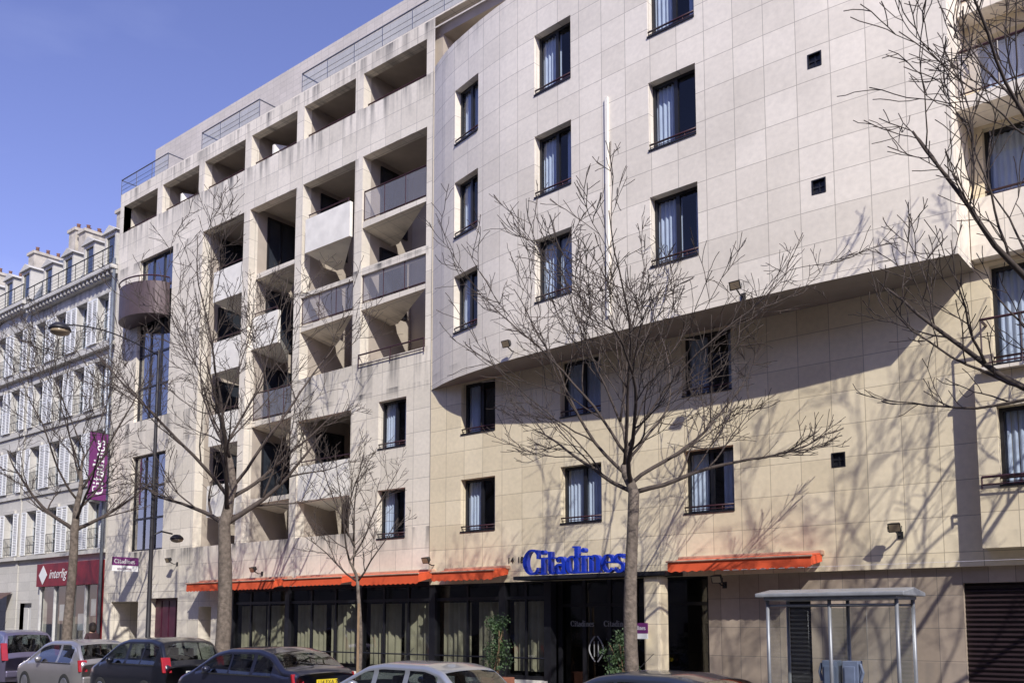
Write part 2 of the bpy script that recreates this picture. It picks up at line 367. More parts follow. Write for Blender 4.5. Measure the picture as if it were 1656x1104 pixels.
# =====================================================  HOTEL
YA=18.7; YL=18.65
hotel=thing('apartment_hotel','long pale stone apartment hotel with recessed balconies and a curved overhanging upper facade','building',(-18,21,0))
bx=[-36.8,-33.8,-30.8,-27.8,-24.8,-21.8,-18.6]; CW=.36
mpA=lambda u,z,d: Vector((u,YA+d,z))
holes=[]
for i in range(6): holes.append((bx[i]+(.34 if i else .3),bx[i+1]-.04,18.2,19.38,.32))
holes+=[(bx[5]+CW,bx[6],9.9,16.6,.35),(bx[4]+CW,bx[5],9.9,16.6,.35),(bx[4]+CW,bx[5],4.66,8.5,.35),
        (bx[3]+CW,bx[4],4.66,16.6,.35),(bx[2]+CW,bx[3],4.66,16.6,.35),(-35.0,-32.5,4.7,8.5,.22),(-35.0,-32.5,9.9,16.6,.22)]
W0=[(-20.55,-19.35,7.1,8.56),(-20.55,-19.35,4.4,5.86)]
holes+=[(*h,.25) for h in W0]
mb=MB(); facade(mb,mpA,-36.8,-18.3,3.1,19.9,holes); mb.box(-36.8,-15.0,YA+.002,YA+.30,19.902,19.96)
mb.box(-36.8,-36.5,YA+.003,30,.1,19.89); mb.build('wall',M['stoneA'],hotel)
for h in W0: window(hotel,((h[0]+h[1])/2,YA,h[2]),1.2,round(h[3]-h[2],2),var=1)
mb=MB()
mb.box(-36.78,-15,YA+.33,27,19.55,19.88)
mb.box(-36.78,-4.2,YA+.34,21.5,16.75,17.05)
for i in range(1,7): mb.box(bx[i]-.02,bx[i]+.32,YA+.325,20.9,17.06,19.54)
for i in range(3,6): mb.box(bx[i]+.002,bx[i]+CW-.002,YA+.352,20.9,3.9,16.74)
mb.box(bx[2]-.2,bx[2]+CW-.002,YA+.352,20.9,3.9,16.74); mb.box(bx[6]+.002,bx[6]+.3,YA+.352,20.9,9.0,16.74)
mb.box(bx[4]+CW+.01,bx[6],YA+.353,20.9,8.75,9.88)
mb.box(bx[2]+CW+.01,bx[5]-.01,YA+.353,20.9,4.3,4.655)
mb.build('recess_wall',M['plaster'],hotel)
mb=MB(); mb2=MB(); bh=[]
for i in range(2,6):
    for k in range(5):
        zf=3.6+2.7*k
        if zf<4.6: zf=4.7
        bh.append((bx[i]+1.2,bx[i]+2.8,zf+.05,zf+2.15,.12))
mpBk=lambda u,z,d: Vector((u,20.9+d,z))
th=[(bx[i]+.8,bx[i]+2.4,17.1,19.2,.12) for i in range(0,7)]
inb=lambda h,a,b_: a<=h[0] and h[1]<=b_
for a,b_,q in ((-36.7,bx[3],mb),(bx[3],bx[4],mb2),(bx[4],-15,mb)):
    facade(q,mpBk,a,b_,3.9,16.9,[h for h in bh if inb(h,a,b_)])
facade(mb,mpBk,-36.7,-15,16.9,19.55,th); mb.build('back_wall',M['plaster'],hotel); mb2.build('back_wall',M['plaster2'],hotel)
for h in bh+th: window(hotel,((h[0]+h[1])/2,20.9-.08,h[2]),round(h[1]-h[0],2),round(h[3]-h[2],2),'plain')
# glazed balcony doors in the side walls of the recesses (one mesh, copied)
f=MB(); f.box(-.02,.03,0,1.2,0,.07); f.box(-.02,.03,0,1.2,2.03,2.1); f.box(-.02,.03,0,.07,.07,2.03); f.box(-.02,.03,1.13,1.2,.07,2.03); f.box(-.02,.03,.57,.63,.07,2.03); dm=f.mesh('balcony_door',M['frame'])
p=MB(); p.face([(.004,.07,.07),(.004,1.13,.07),(.004,1.13,2.03),(.004,.07,2.03)]); pm_=p.mesh('pane',M['darkpane'])
for i in range(2,6):
    for zf in (4.7,6.2,8.9,11.75,14.45):
        if i==5 and zf<9.5: continue
        if i in (4,) and zf in (8.9,): continue
        if (i in (2,3,4)) and zf==4.7: continue
        if i==4 and zf==11.75: continue
        o=bpy.data.objects.new('balcony_door',dm); link(o,hotel); o.location=(bx[i]+CW+.02,19.45,zf+.02); link(bpy.data.objects.new('pane',pm_),o,True)
for i in (1,3,6):
    x=bx[i]; mb=MB()
    mb.obox([(x+1.1,19.05,17.06),(x+1.22,19.05,17.06),(x+2.3,20.85,17.06),(x+2.18,20.85,17.06)],(0,0,1.85))
    mb.build('loggia_partition',M['white_panel'],hotel)
def rail(mb,x0,x1,y,z,h,bars=False,n=3):
    mb.tube([(x0,y,z+h),(x1,y,z+h)],.026,6); mb.tube([(x0,y,z+.08),(x1,y,z+.08)],.016,6)
    for k in range(n+1):
        x=x0+(x1-x0)*k/n; mb.tube([(x,y,z),(x,y,z+h)],.016,6)
    if bars:
        for q in (.3,.5,.7): mb.tube([(x0,y,z+h*q),(x1,y,z+h*q)],.008,4)
def balcony(xL,xR,z,kind,yf=YA+.02):
    s_=MB(); a0,a1,a2,a3=(xL+.003,yf,0),(xR-.003,yf,0),(xL+.35,yf+1.25,0),(xL+.003,yf+1.25,0)
    top=[Vector((p[0],p[1],z)) for p in (a0,a1,a2,a3)]; dz=(.2,.14,.38,.38)
    bot=[Vector((p[0],p[1],z-d_)) for p,d_ in zip((a0,a1,a2,a3),dz)]
    s_.face(top); s_.face(bot[::-1])
    for k in range(4): j=(k+1)%4; s_.face([bot[k],bot[j],top[j],top[k]])
    o=s_.build('balcony',M['stoneA' if kind!='box' else 'white_panel'],hotel)
    if kind=='glass':
        r=MB(); rail(r,xL+.03,xR-.03,yf+.05,z,1.0); r.build('railing',M['rail'],o)
        p=MB(); p.face([(xL+.05,yf+.05,z+.1),(xR-.05,yf+.05,z+.1),(xR-.05,yf+.05,z+.96),(xL+.05,yf+.05,z+.96)]); p.build('glass_panel',M['railglass'],o)
    if kind=='box':
        r=MB(); r.box(xL+.003,xR-.003,yf-.12,yf-.002,z-.2,z+.95); r.build('parapet_panel',M['white_panel'],o)
        q=MB(); q.tube([(xL+.1,yf-.06,z+1.1),(xR-.1,yf-.06,z+1.1)],.02,6)
        for x in (xL+.15,xR-.15): q.tube([(x,yf-.06,z+.9),(x,yf-.06,z+1.1)],.015,5)
        q.build('railing',M['rail'],o)
x5,x6=(bx[4]+CW,bx[5]),(bx[5]+CW,bx[6])
x3,x4=(bx[2]+CW,bx[3]),(bx[3]+CW,bx[4])
balcony(*x6,14.45,'glass'); balcony(*x6,11.8,'glass'); balcony(x5[0]+.3,x5[1]-.1,14.3,'box'); balcony(*x5,11.7,'glass')
balcony(*x5,6.05,'box',YA+.16)
for z in (13.9,11.2,8.5,5.9): balcony(x3[0]+.7,x3[1]-.02,z,'box',YA+.2)
for z,kd in ((14.3,'slab'),(11.7,'box'),(8.95,'glass'),(6.2,'slab')): balcony(x4[0],x4[1]-(0 if kd!='box' else 1.1),z,kd,YA+.3)
mb=MB(); mb.box(*x6,YA+.01,YA+.3,12.72,12.95); mb.build('beam',M['stoneA'],hotel)
mb=MB(); mb.box(*x5,YA+.01,YA+.3,12.66,12.8); mb.build('beam',M['stoneA'],hotel)
r=MB(); rail(r,x6[0],x6[1],YA-.05,9.75,.4,False,2); r.build('railing',M['rail'],hotel)
for i in range(6):
    r=MB(); rail(r,bx[i]+CW,bx[i+1]-.05,YA+.2,18.2,.22,False,2); r.build('railing',M['rail'],hotel)
for (a,b_) in ((P(197,300,YA+.3).x,P(272,262,YA+.3).x),(P(327,222,YA+.3).x,P(420,168,YA+.3).x),(P(489,125,YA+.3).x,-15.5)):
    r=MB(); n=max(3,int((b_-a)/1.3)); rail(r,a,b_,YA+.3,19.96,.95,True,n)
    for x in (a,b_): r.tube([(x,YA+.3,20.9),(x,YA+1.3,20.9)],.025,6)
    ro_=r.build('roof_railing',M['greyrail'],hotel)
    p=MB(); p.face([(a+.03,YA+.31,20.04),(b_-.03,YA+.31,20.04),(b_-.03,YA+.31,20.86),(a+.03,YA+.31,20.86)]); p.build('glass_panel',M['clear'],ro_)
mb=MB(); mb.box(-36.4,-12,19.95,27,19.9,22.35); mb.build('penthouse_wall',M['pent'],hotel)
for (z0,z1) in ((4.7,8.5),(9.9,16.6)):
    f=MB(); y=YA+.14
    for x in (-35.0,-34.2,-33.4,-32.57): f.box(x,x+.07,y,y+.08,z0,z1)
    n=int(round((z1-z0)/1.3))
    for k in range(n+1):
        z=z0+(z1-z0-.07)*k/n; f.box(-34.99,-32.51,y+.005,y+.085,z,z+.08)
    o=f.build('stair_window',M['frame'],hotel)
    p=MB(); p.face([(-35,y+.04,z0),(-32.5,y+.04,z0),(-32.5,y+.04,z1),(-35,y+.04,z1)]); p.build('pane',M['skyglass'],o)
    p=MB(); p.face([(-35,y+.9,z0),(-32.5,y+.9,z0),(-32.5,y+.9,z1),(-35,y+.9,z1)])
    for x in (-35,-32.5): p.face([(x,y+.1,z0),(x,y+.9,z0),(x,y+.9,z1),(x,y+.1,z1)])
    p.build('stair_interior',M['dark'],o)
n=18
base=[( -34.15+1.5*math.cos(PI+PI*k/n), YA+1.0*math.sin(PI+PI*k/n)) for k in range(n+1)]
mb=MB(); mb.obox([(x,y+.01,13.85) for x,y in base],(0,0,1.3)); o=mb.build('round_balcony',M['brownm'],hotel)
r=MB(); r.tube([(x*1.0,y-.02,15.35) for x,y in base],.03,6)
for k in range(0,n+1,3): r.tube([(base[k][0],base[k][1],15.1),(base[k][0],base[k][1],15.35)],.015,5)
r.build('railing',M['rail'],o)
# upper curved block
KB=[(-18.32,18.68),(-17.4,18.28),(-16.4,18.0),(-14.8,17.7),(-13.1,17.55),(-11.4,17.43),(-9.66,17.36),(-6.5,17.34),(-4.0,17.5)]
def YB(x):
    x=min(max(x,KB[0][0]),KB[-1][0])
    for i in range(len(KB)-1):
        if x<=KB[i+1][0]: break
    def tg(j):
        if j==0: return (KB[1][1]-KB[0][1])/(KB[1][0]-KB[0][0])
        if j==len(KB)-1: return (KB[-1][1]-KB[-2][1])/(KB[-1][0]-KB[-2][0])
        return (KB[j+1][1]-KB[j-1][1])/(KB[j+1][0]-KB[j-1][0])
    h=KB[i+1][0]-KB[i][0]; t=(x-KB[i][0])/h
    return (2*t**3-3*t*t+1)*KB[i][1]+(t**3-2*t*t+t)*h*tg(i)+(-2*t**3+3*t*t)*KB[i+1][1]+(t**3-t*t)*h*tg(i+1)
def mpB(u,z,d):
    dd=(YB(u+.05)-YB(u-.05))/.1; n=Vector((-dd,1,0)).normalized()
    return Vector((u,YB(u),z))+n*d
X0,X1=-18.3,-4.0
hB=[]
for xc in (-16.4,-13.1,-9.66):
    wd=1.1 if xc<-16 else 1.2
    for zs in (9.8,12.5,15.2): hB.append((xc-wd/2,xc+wd/2,zs,zs+1.62,.24))
for (px,py) in ((1317,97),(1324,301)):
    q=P(px,py,17.34); hB.append((q.x-.14,q.x+.14,q.z-.15,q.z+.15,.08))
mb=MB(); facade(mb,mpB,X0,X1,8.55,18.3,hB,.4)
n=36; xs=[X0+(X1-X0)*k/n for k in range(n+1)]
for a,b_ in zip(xs,xs[1:]):
    mb.face([(a,YB(a)+.02,18.3),(b_,YB(b_)+.02,18.3),(b_,YB(b_)+.3,18.3),(a,YB(a)+.3,18.3)])
    mb.face([(a,YB(a)+.3,18.3),(b_,YB(b_)+.3,18.3),(b_,YB(b_)+.3,17.05),(a,YB(a)+.3,17.05)])
mb.face([(X1,YB(X1),8.55),(X1,YL+2,8.55),(X1,YL+2,18.3),(X1,YB(X1),18.3)])
mb.face([(X0,YB(X0),8.55),(X0,YL+.2,8.55),(X0,YL+.2,18.3),(X0,YB(X0),18.3)])
o=mb.build('overhanging_facade',M['stoneB'],hotel)
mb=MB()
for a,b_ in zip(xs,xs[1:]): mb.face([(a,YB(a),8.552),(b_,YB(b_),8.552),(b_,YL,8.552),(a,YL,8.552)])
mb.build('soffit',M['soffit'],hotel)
for h in hB:
    xc=(h[0]+h[1])/2
    if h[1]-h[0]>.5:
        a=math.atan2(YB(h[1])-YB(h[0]),h[1]-h[0]); q=mpB(xc,h[2],0); window(hotel,q,round(h[1]-h[0],2),1.62,'rail',a)
def vent(x,y,z):
    v=MB(); v.box(x-.14,x+.14,y+.06,y+.10,z-.15,z+.15); v.box(x-.012,x+.012,y+.04,y+.06,z-.15,z+.15); v.box(x-.14,x+.14,y+.041,y+.061,z-.012,z+.012)
    for s_ in (-1,1): v.box(x+s_*.13-.012,x+s_*.13+.012,y-.01,y+.06,z-.15,z+.15); v.box(x-.14,x+.14,y-.009,y+.06,z+s_*.14-.012,z+s_*.14+.012)
    v.build('vent_grille',M['frame'],hotel)
for (px,py) in ((1317,97),(1324,301)):
    q=P(px,py,17.34); vent(q.x,YB(q.x),q.z)
q=P(986,335,17.5); mb=MB(); mb.box(q.x-.035,q.x+.035,YB(q.x)-.05,YB(q.x)-.002,P(990,512,17.5).z,P(985,160,17.5).z); mb.build('downpipe',M['white_panel'],hotel)
# lower wall + right bay
mpL=lambda u,z,d: Vector((u,YL+d,z))
hL=[]
for xc in (-16.5,-13.1,-9.62):
    for zs in (4.4,7.1): hL.append((xc-.62,xc+.62,zs,zs+1.45,.25))
q=P(1356,743,YL); vq=(q.x,q.z); hL.append((q.x-.14,q.x+.14,q.z-.15,q.z+.15,.08))
C=[(-3.75,-2.0,6.7,8.6),(-3.75,-2.0,9.9,11.3),(-3.75,-2.0,11.62,13.1),(-3.75,-2.0,14.2,15.8),(-3.75,-2.0,16.9,18.0)]
hL+=[(*c,.3) for c in C]
mb=MB(); facade(mb,mpL,-18.3,3.0,3.1,18.3,hL); mb.box(-18.3,3.0,YL+.003,YL+.25,3.0,3.098)
mb.box(2.7,3.0,YL+.01,27,.1,18.3); mb.build('lower_wall',M['stoneL'],hotel)
for h in hL:
    wd=round(h[1]-h[0],2)
    if wd>.5: window(hotel,((h[0]+h[1])/2,YL,h[2]),wd,round(h[3]-h[2],2),'rail')
vent(vq[0],YL,vq[1])
# projecting stone block at the right bay
YP=18.3; mb=MB(); facade(mb,lambda u,z,d:Vector((u,YP+d,z)),-4.02,2.9,3.3,6.5,[(-3.68,-2.3,4.4,5.85,.28)])
mb.face([(-4.02,YP,3.3),(-4.02,YL-.002,3.3),(-4.02,YL-.002,6.5),(-4.02,YP,6.5)]); mb.face([(2.9,YP,3.3),(2.9,YL-.002,3.3),(2.9,YL-.002,6.5),(2.9,YP,6.5)])
mb.face([(-4.02,YP,6.5),(2.9,YP,6.5),(2.9,YL-.002,6.5),(-4.02,YL-.002,6.5)]); mb.face([(-4.02,YP,3.3),(2.9,YP,3.3),(2.9,YL-.002,3.3),(-4.02,YL-.002,3.3)]); mb.build('projecting_block',M['stoneL'],hotel)
window(hotel,(-2.99,YP,4.4),1.38,1.45,'rail')
r=MB(); rail(r,-3.95,-1.2,YP-.12,4.35,.22,False,3); r.build('railing',M['rail'],hotel)
for (z,yf,x0) in ((11.35,17.8,-3.98),(6.51,18.15,-3.9),(13.4,18.2,-3.98)):
    s_=MB(); t=.24 if z>8 else .06; s_.box(x0,-1.2,yf,YL-.003,z,z+t); o=s_.build('balcony',M['stoneB'],hotel)
    r=MB(); hh=.9; rail(r,x0+.05,-1.25,yf+.06,z+t,hh,False,4); r.tube([(x0+.05,yf+.06,z+t+hh),(x0+.05,YL,z+t+hh)],.028,6); r.build('railing',M['rail'],o)
    if z>8:
        p=MB(); p.face([(x0+.07,yf+.06,z+t+.1),(-1.3,yf+.06,z+t+.1),(-1.3,yf+.06,z+t+hh-.04),(x0+.07,yf+.06,z+t+hh-.04)]); p.build('glass_panel',M['railglass'],o)
mb=MB(); mb.box(-3.98,3,18.4,YL-.004,8.7,9.85); mb.build('parapet_panel',M['stoneB'],hotel)
# ground floor right
YG=18.78; mpG=lambda u,z,d: Vector((u,YG+d,z))
mb=MB(); facade(mb,mpG,-9.75,3.0,.1,3.0,[(-7.95,-7.42,.12,2.4,.1),(-4.5,-.8,.12,2.7,.25)]); mb.build('ground_floor_wall',M['granite'],hotel)
for (a,b_,z1,y) in ((-7.95,-7.42,2.4,YG+.04),(-4.5,-.8,2.7,YG+.1)):
    s_=MB(); s_.box(a,b_,y+.05,y+.09,.12,z1); z=.2
    while z<z1-.05: s_.obox([(a+.02,y,z),(b_-.02,y,z),(b_-.02,y+.05,z+.04),(a+.02,y+.05,z+.04)],(0,0,.012)); z+=.09
    s_.build('louvre_door',M['shutterdark'] if a>-5 else M['black'],hotel)
# ground floor left
mpG2=lambda u,z,d: Vector((u,YA+.01+d,z))
mb=MB(); facade(mb,mpG2,-36.8,-27.9,.1,3.098,[(-36.2,-34.1,.1,2.75,2.5),(-33.3,-31.3,.1,2.85,.45),(-29.9,-29.1,.1,2.5,1.2)]); mb.build('ground_floor_wall',M['stoneA'],hotel)
for a,b_,yy in ((-36.2,-34.1,YA+2.5),(-29.9,-29.1,YA+1.2)):
    mb=MB(); mb.box(a,b_,yy,yy+.1,.1,2.8); mb.build('passage_interior',M['dark'],hotel)
d=MB(); y=YA+.3
d.box(-33.3,-31.3,y,y+.05,.12,2.85)
for k in range(4): d.box(-33.25+k*.5,-32.83+k*.5,y-.04,y-.002,.2,1.2); d.box(-33.25+k*.5,-32.83+k*.5,y-.04,y-.002,1.3,2.75)
o=d.build('door',M['maroon'],hotel)
# shopfront
xs_=[-27.9,-24.8,-21.3,-18.25,-15.7,-14.2]; YS=18.82
f=MB()
for x in xs_: f.box(x-.11,x+.11,YS-.10,YS+.12,.1,3.1)
for a,b_ in zip(xs_,xs_[1:]):
    f.box(a+.11,b_-.11,YS-.04,YS+.04,.5,.6); f.box(a+.11,b_-.11,YS-.04,YS+.04,2.55,2.63); f.box(a+.11,b_-.11,YS-.04,YS+.04,2.98,3.09)
    n=3 if b_-a>2.9 else 2
    for k in range(1,n): x=a+(b_-a)*k/n; f.box(x-.03,x+.03,YS-.035,YS+.035,.6,2.98)
    f.tube([(a+.11,YS-.08,1.05),(b_-.11,YS-.08,1.05)],.022,6)
shop=f.build('shopfront',M['frame'],hotel)
for a,b_ in zip(xs_,xs_[1:]):
    p=MB(); p.face([(a+.1,YS+.005,.58),(b_-.1,YS+.005,.58),(b_-.1,YS+.005,3.0),(a+.1,YS+.005,3.0)]); p.build('pane',M['shopglass'],shop)
    c=MB(); pr=None; n=int((b_-a-.3)/.035)
    for k in range(n+1):
        x=a+.15+(b_-a-.3)*k/n; yy=YS+.24+.05*math.sin(k*.95)+.05*math.sin(k*.23)
        gap=abs((k/n)-.5)<.05
        if pr and not gap: c.face([(pr[0],pr[1],.7),(x,yy,.7),(x,yy,2.5),(pr[0],pr[1],2.5)])
        pr=(x,yy)
    c.build('curtain',M['curtain2'],shop,True)
mb=MB(); mb.box(-27.9,-14.2,YS-.13,YS+.13,.1,.497); mb.build('plinth',M['white_panel'],hotel)
mb=MB(); mb.box(-27.9,-9.8,22,22.1,.1,3.1); mb.box(-27.9,-9.76,YS+.3,22,3.1,3.15); mb.box(-28,-27.9,YS+.15,22,.1,3.1); mb.box(-9.8,-9.76,YS+.0,22,.1,3.1); mb.build('lobby_interior',M['dark'],hotel)
# entrance
f=MB(); YD=19.15
ex=[-14.1,-13.35,-12.6,-11.85,-11.1,-9.85]
for x in ex: f.box(x-.05,x+.05,YD-.04,YD+.04,.12,3.1)
f.box(-14.1,-9.85,YD-.03,YD+.03,2.35,2.43); f.box(-14.1,-9.85,YD-.03,YD+.03,.12,.22)
ent=f.build('entrance_door',M['frame'],hotel)
for a,b_ in zip(ex,ex[1:]):
    p=MB(); p.face([(a+.05,YD,.2),(b_-.05,YD,.2),(b_-.05,YD,3.05),(a+.05,YD,3.05)]); p.build('pane',M['shopglass'],ent)
for s_ in (-1,1):
    hd=MB()
    pts=[(-12.95+s_*(.04+.17*math.sin(PI*k/12)),YD-.1,1.0+.62*k/12) for k in range(13)]; hd.tube(pts,.018,6)
    pts=[(-12.95+s_*.06,YD-.1,1.12+.38*k/4) for k in range(5)]; hd.tube(pts,.014,6)
    hd.build('door_handle',M['dimwhite'],ent)
for x in (-13.75,-12.75):
    t=MB(); wordmark(t,'Citadines',(x,YD-.045,1.86),(1,0,0),(0,0,1),.14,.006); t.build('door_lettering',M['dimwhite'],ent)
mb=MB(); mb.box(-10.93,-10.51,17.95,18.37,.12,2.998); mb.build('pier',M['stoneL'],hotel,bevel=.06)
mb=MB(); mb.box(-14.6,-10.3,17.85,YL-.01,3.0,3.09); mb.build('entrance_canopy',M['frame'],hotel)
wl=wordlen('Citadines',0); a=P(853,930,18.1); b_=P(1015,930,18.1); hgt=(b_.x-a.x)/wl
sg=MB(); wordmark(sg,'Citadines',(a.x,18.1,3.12),(1,0,0),(0,0,1),hgt,.14,0)
o=sg.build('channel_letters',M['blue']); tag(o,'large blue raised serif letters of the hotel name above the entrance','sign')
q=P(821,915,YL); text('14',(q.x,YL-.012,3.49),(1,0,0),(0,0,1),.22,M['black'],'house_number',hotel,.008); text('18',(q.x+.33,YL-.012,3.49),(1,0,0),(0,0,1),.22,M['black'],'house_number',hotel,.008)
# awnings
def awning(x0,x1,label,zb=3.0,y1=18.0):
    root=thing('awning',label,'awning',((x0+x1)/2,YL,3.4),0,'orange awnings along the hotel front')
    c=MB(); c.box(x0,x1,YA-.2,YA-.004,3.33,3.43); c.build('casing',M['cassette'],root,bevel=.02)
    f=MB(); n=int((x1-x0)/.2)
    f.obox([(x0+.03,YA-.18,3.36),(x1-.03,YA-.18,3.36),(x1-.03,y1,3.27),(x0+.03,y1,3.27)],(0,0,.012)); 
    for k in range(n):
        a=x0+.03+(x1-x0-.06)*k/n; b2=x0+.03+(x1-x0-.06)*(k+1)/n; m1=(a+b2)/2
        f.face([(a,y1,3.28),(b2,y1,3.28),(b2,y1-.01,zb+.03),(m1,y1-.012,zb),(a,y1-.01,zb+.03)])
    for x in (x0+.03,x1-.03): f.face([(x,YA-.1,3.36),(x,y1,3.28),(x,y1,zb+.05),(x,YA-.1,3.2)])
    f.build('canopy',M['orange'],root)
    a=MB(); a.tube([(x0,y1-.02,3.29),(x1,y1-.02,3.29)],.022,8); a.build('front_bar',M['cassette'],root)
    for x in (x0+.3,x1-.3):
        a=MB(); a.tube([(x,YA-.1,3.3),(x+.25,(YA+y1)/2,3.24),(x,y1,3.26)],.02,6); a.build('folding_arm',M['cassette'],root)
for x0,x1,l_,zz in ((-29.6,-24.5,'longest orange awning, leftmost on the hotel front',3.0),(-24.1,-21.25,'short orange awning second from the left on the hotel front',3.05),(-20.85,-18.05,'orange awning third from the left above the curtained shopfront',3.0),(-17.6,-15.35,'short orange awning just left of the blue letters',3.04),(-10.35,-7.05,'orange awning right of the blue letters and the entrance pier',3.05)):
    awning(x0,x1,l_,zz)
# floodlights
def flood(px,py,Y,label):
    q=P(px,py,Y-.35); root=thing('floodlight',label,'light',(q.x,Y,q.z),0,'small floodlights on the hotel facade')
    a=MB(); a.tube([(q.x,Y,q.z-.12),(q.x,Y-.15,q.z-.14),(q.x,Y-.34,q.z-.06)],.016,6); a.box(q.x-.05,q.x+.05,Y-.02,Y-.002,q.z-.2,q.z-.06)
    a.build('bracket',M['black'],root)
    a=MB(); a.tube([(q.x-.13,Y-.36,q.z+.02),(q.x-.13,Y-.36,q.z-.07),(q.x+.13,Y-.36,q.z-.07),(q.x+.13,Y-.36,q.z+.02)],.01,5); a.build('yoke',M['black'],root)
    h=MB()
    c0=Vector((q.x,Y-.28,q.z+.05)); ax=Vector((.1,-.9,-.42)).normalized(); sx=Vector((1,0,0)); uz=ax.cross(sx).normalized()*-1
    bk=[c0+sx*i_*.07+uz*j_*.05 for i_,j_ in ((-1,-1),(1,-1),(1,1),(-1,1))]; fr=[c0+ax*.17+sx*i_*.12+uz*j_*.09 for i_,j_ in ((-1,-1),(1,-1),(1,1),(-1,1))]
    h.face(bk); h.face(fr)
    for k in range(4): j=(k+1)%4; h.face([bk[k],bk[j],fr[j],fr[k]])
    ho=h.build('lamp_head',M['black'],root)
    g_=MB(); g_.face([p+ax*.004 for p in [c0+ax*.17+sx*i_*.10+uz*j_*.07 for i_,j_ in ((-1,-1),(1,-1),(1,1),(-1,1))]]); g_.build('lamp_lens',M['lampglass'],ho)
for a in ((1447,852,YL,'small black floodlight on the wall above the phone shelter'),(690,905,YA,'small floodlight above the third awning'),(410,920,YA,'small floodlight above the longest awning'),(273,905,YA,'small floodlight left of all the awnings, by the lamp post'),
          (1190,462,17.32,'small floodlight just above the overhang edge on the right'),(820,556,17.75,'small floodlight near the left end of the overhang edge'),(1160,935,YL,'small floodlight between the entrance pier and the phone shelter')): flood(*a)
# banner signs
root=thing('banner_sign','tall purple banner with white lettering hanging at the left corner of the hotel','sign',(-36.6,18.3,6.8))
mb=MB(); mb.box(-36.63,-36.6,17.75,18.5,6.85,9.6); mb.build('banner',M['purple'],root)
t=MB(); wordmark(t,'Citadines',(-36.598,18.36,7.1),(0,0,1),(0,-1,0),.44,.004); t.build('lettering',M['whitep'],root)
for z in (6.84,9.6):
    t=MB(); t.tube([(-36.615,17.7,z),(-36.615,18.7,z)],.02,6); t.build('bracket',M['black'],root)
XS=-34.0
root=thing('projecting_sign','small purple and white projecting sign near the dark passage','sign',(XS,18.2,3.8))
mb=MB(); mb.box(XS-.03,XS,17.55,18.6,4.1,4.42); mb.build('upper_panel',M['purple'],root)
mb=MB(); mb.box(XS-.03,XS,17.55,18.6,3.88,4.097); mb.build('lower_panel',M['whitep'],root)
t=MB(); wordmark(t,'Citadines',(XS+.002,17.63,4.18),(0,1,0),(0,0,1),.165,.004); t.build('lettering',M['whitep'],root)
text("apart'hotel",(XS+.003,17.75,3.94),(0,1,0),(0,0,1),.13,M['purple'],'lettering',root)
root=thing('name_plate','small purple name plate on the entrance pier','sign',(-11.1,17.85,1.8))
mb=MB(); mb.box(-11.3,-10.75,17.82,17.85,1.72,1.95); mb.build('upper_panel',M['purple'],root)
mb=MB(); mb.box(-11.3,-10.75,17.82,17.85,1.6,1.717); mb.build('lower_panel',M['whitep'],root)
t=MB(); wordmark(t,'Citadines',(-11.25,17.818,1.8),(1,0,0),(0,0,1),.09,.003); t.build('lettering',M['whitep'],root)

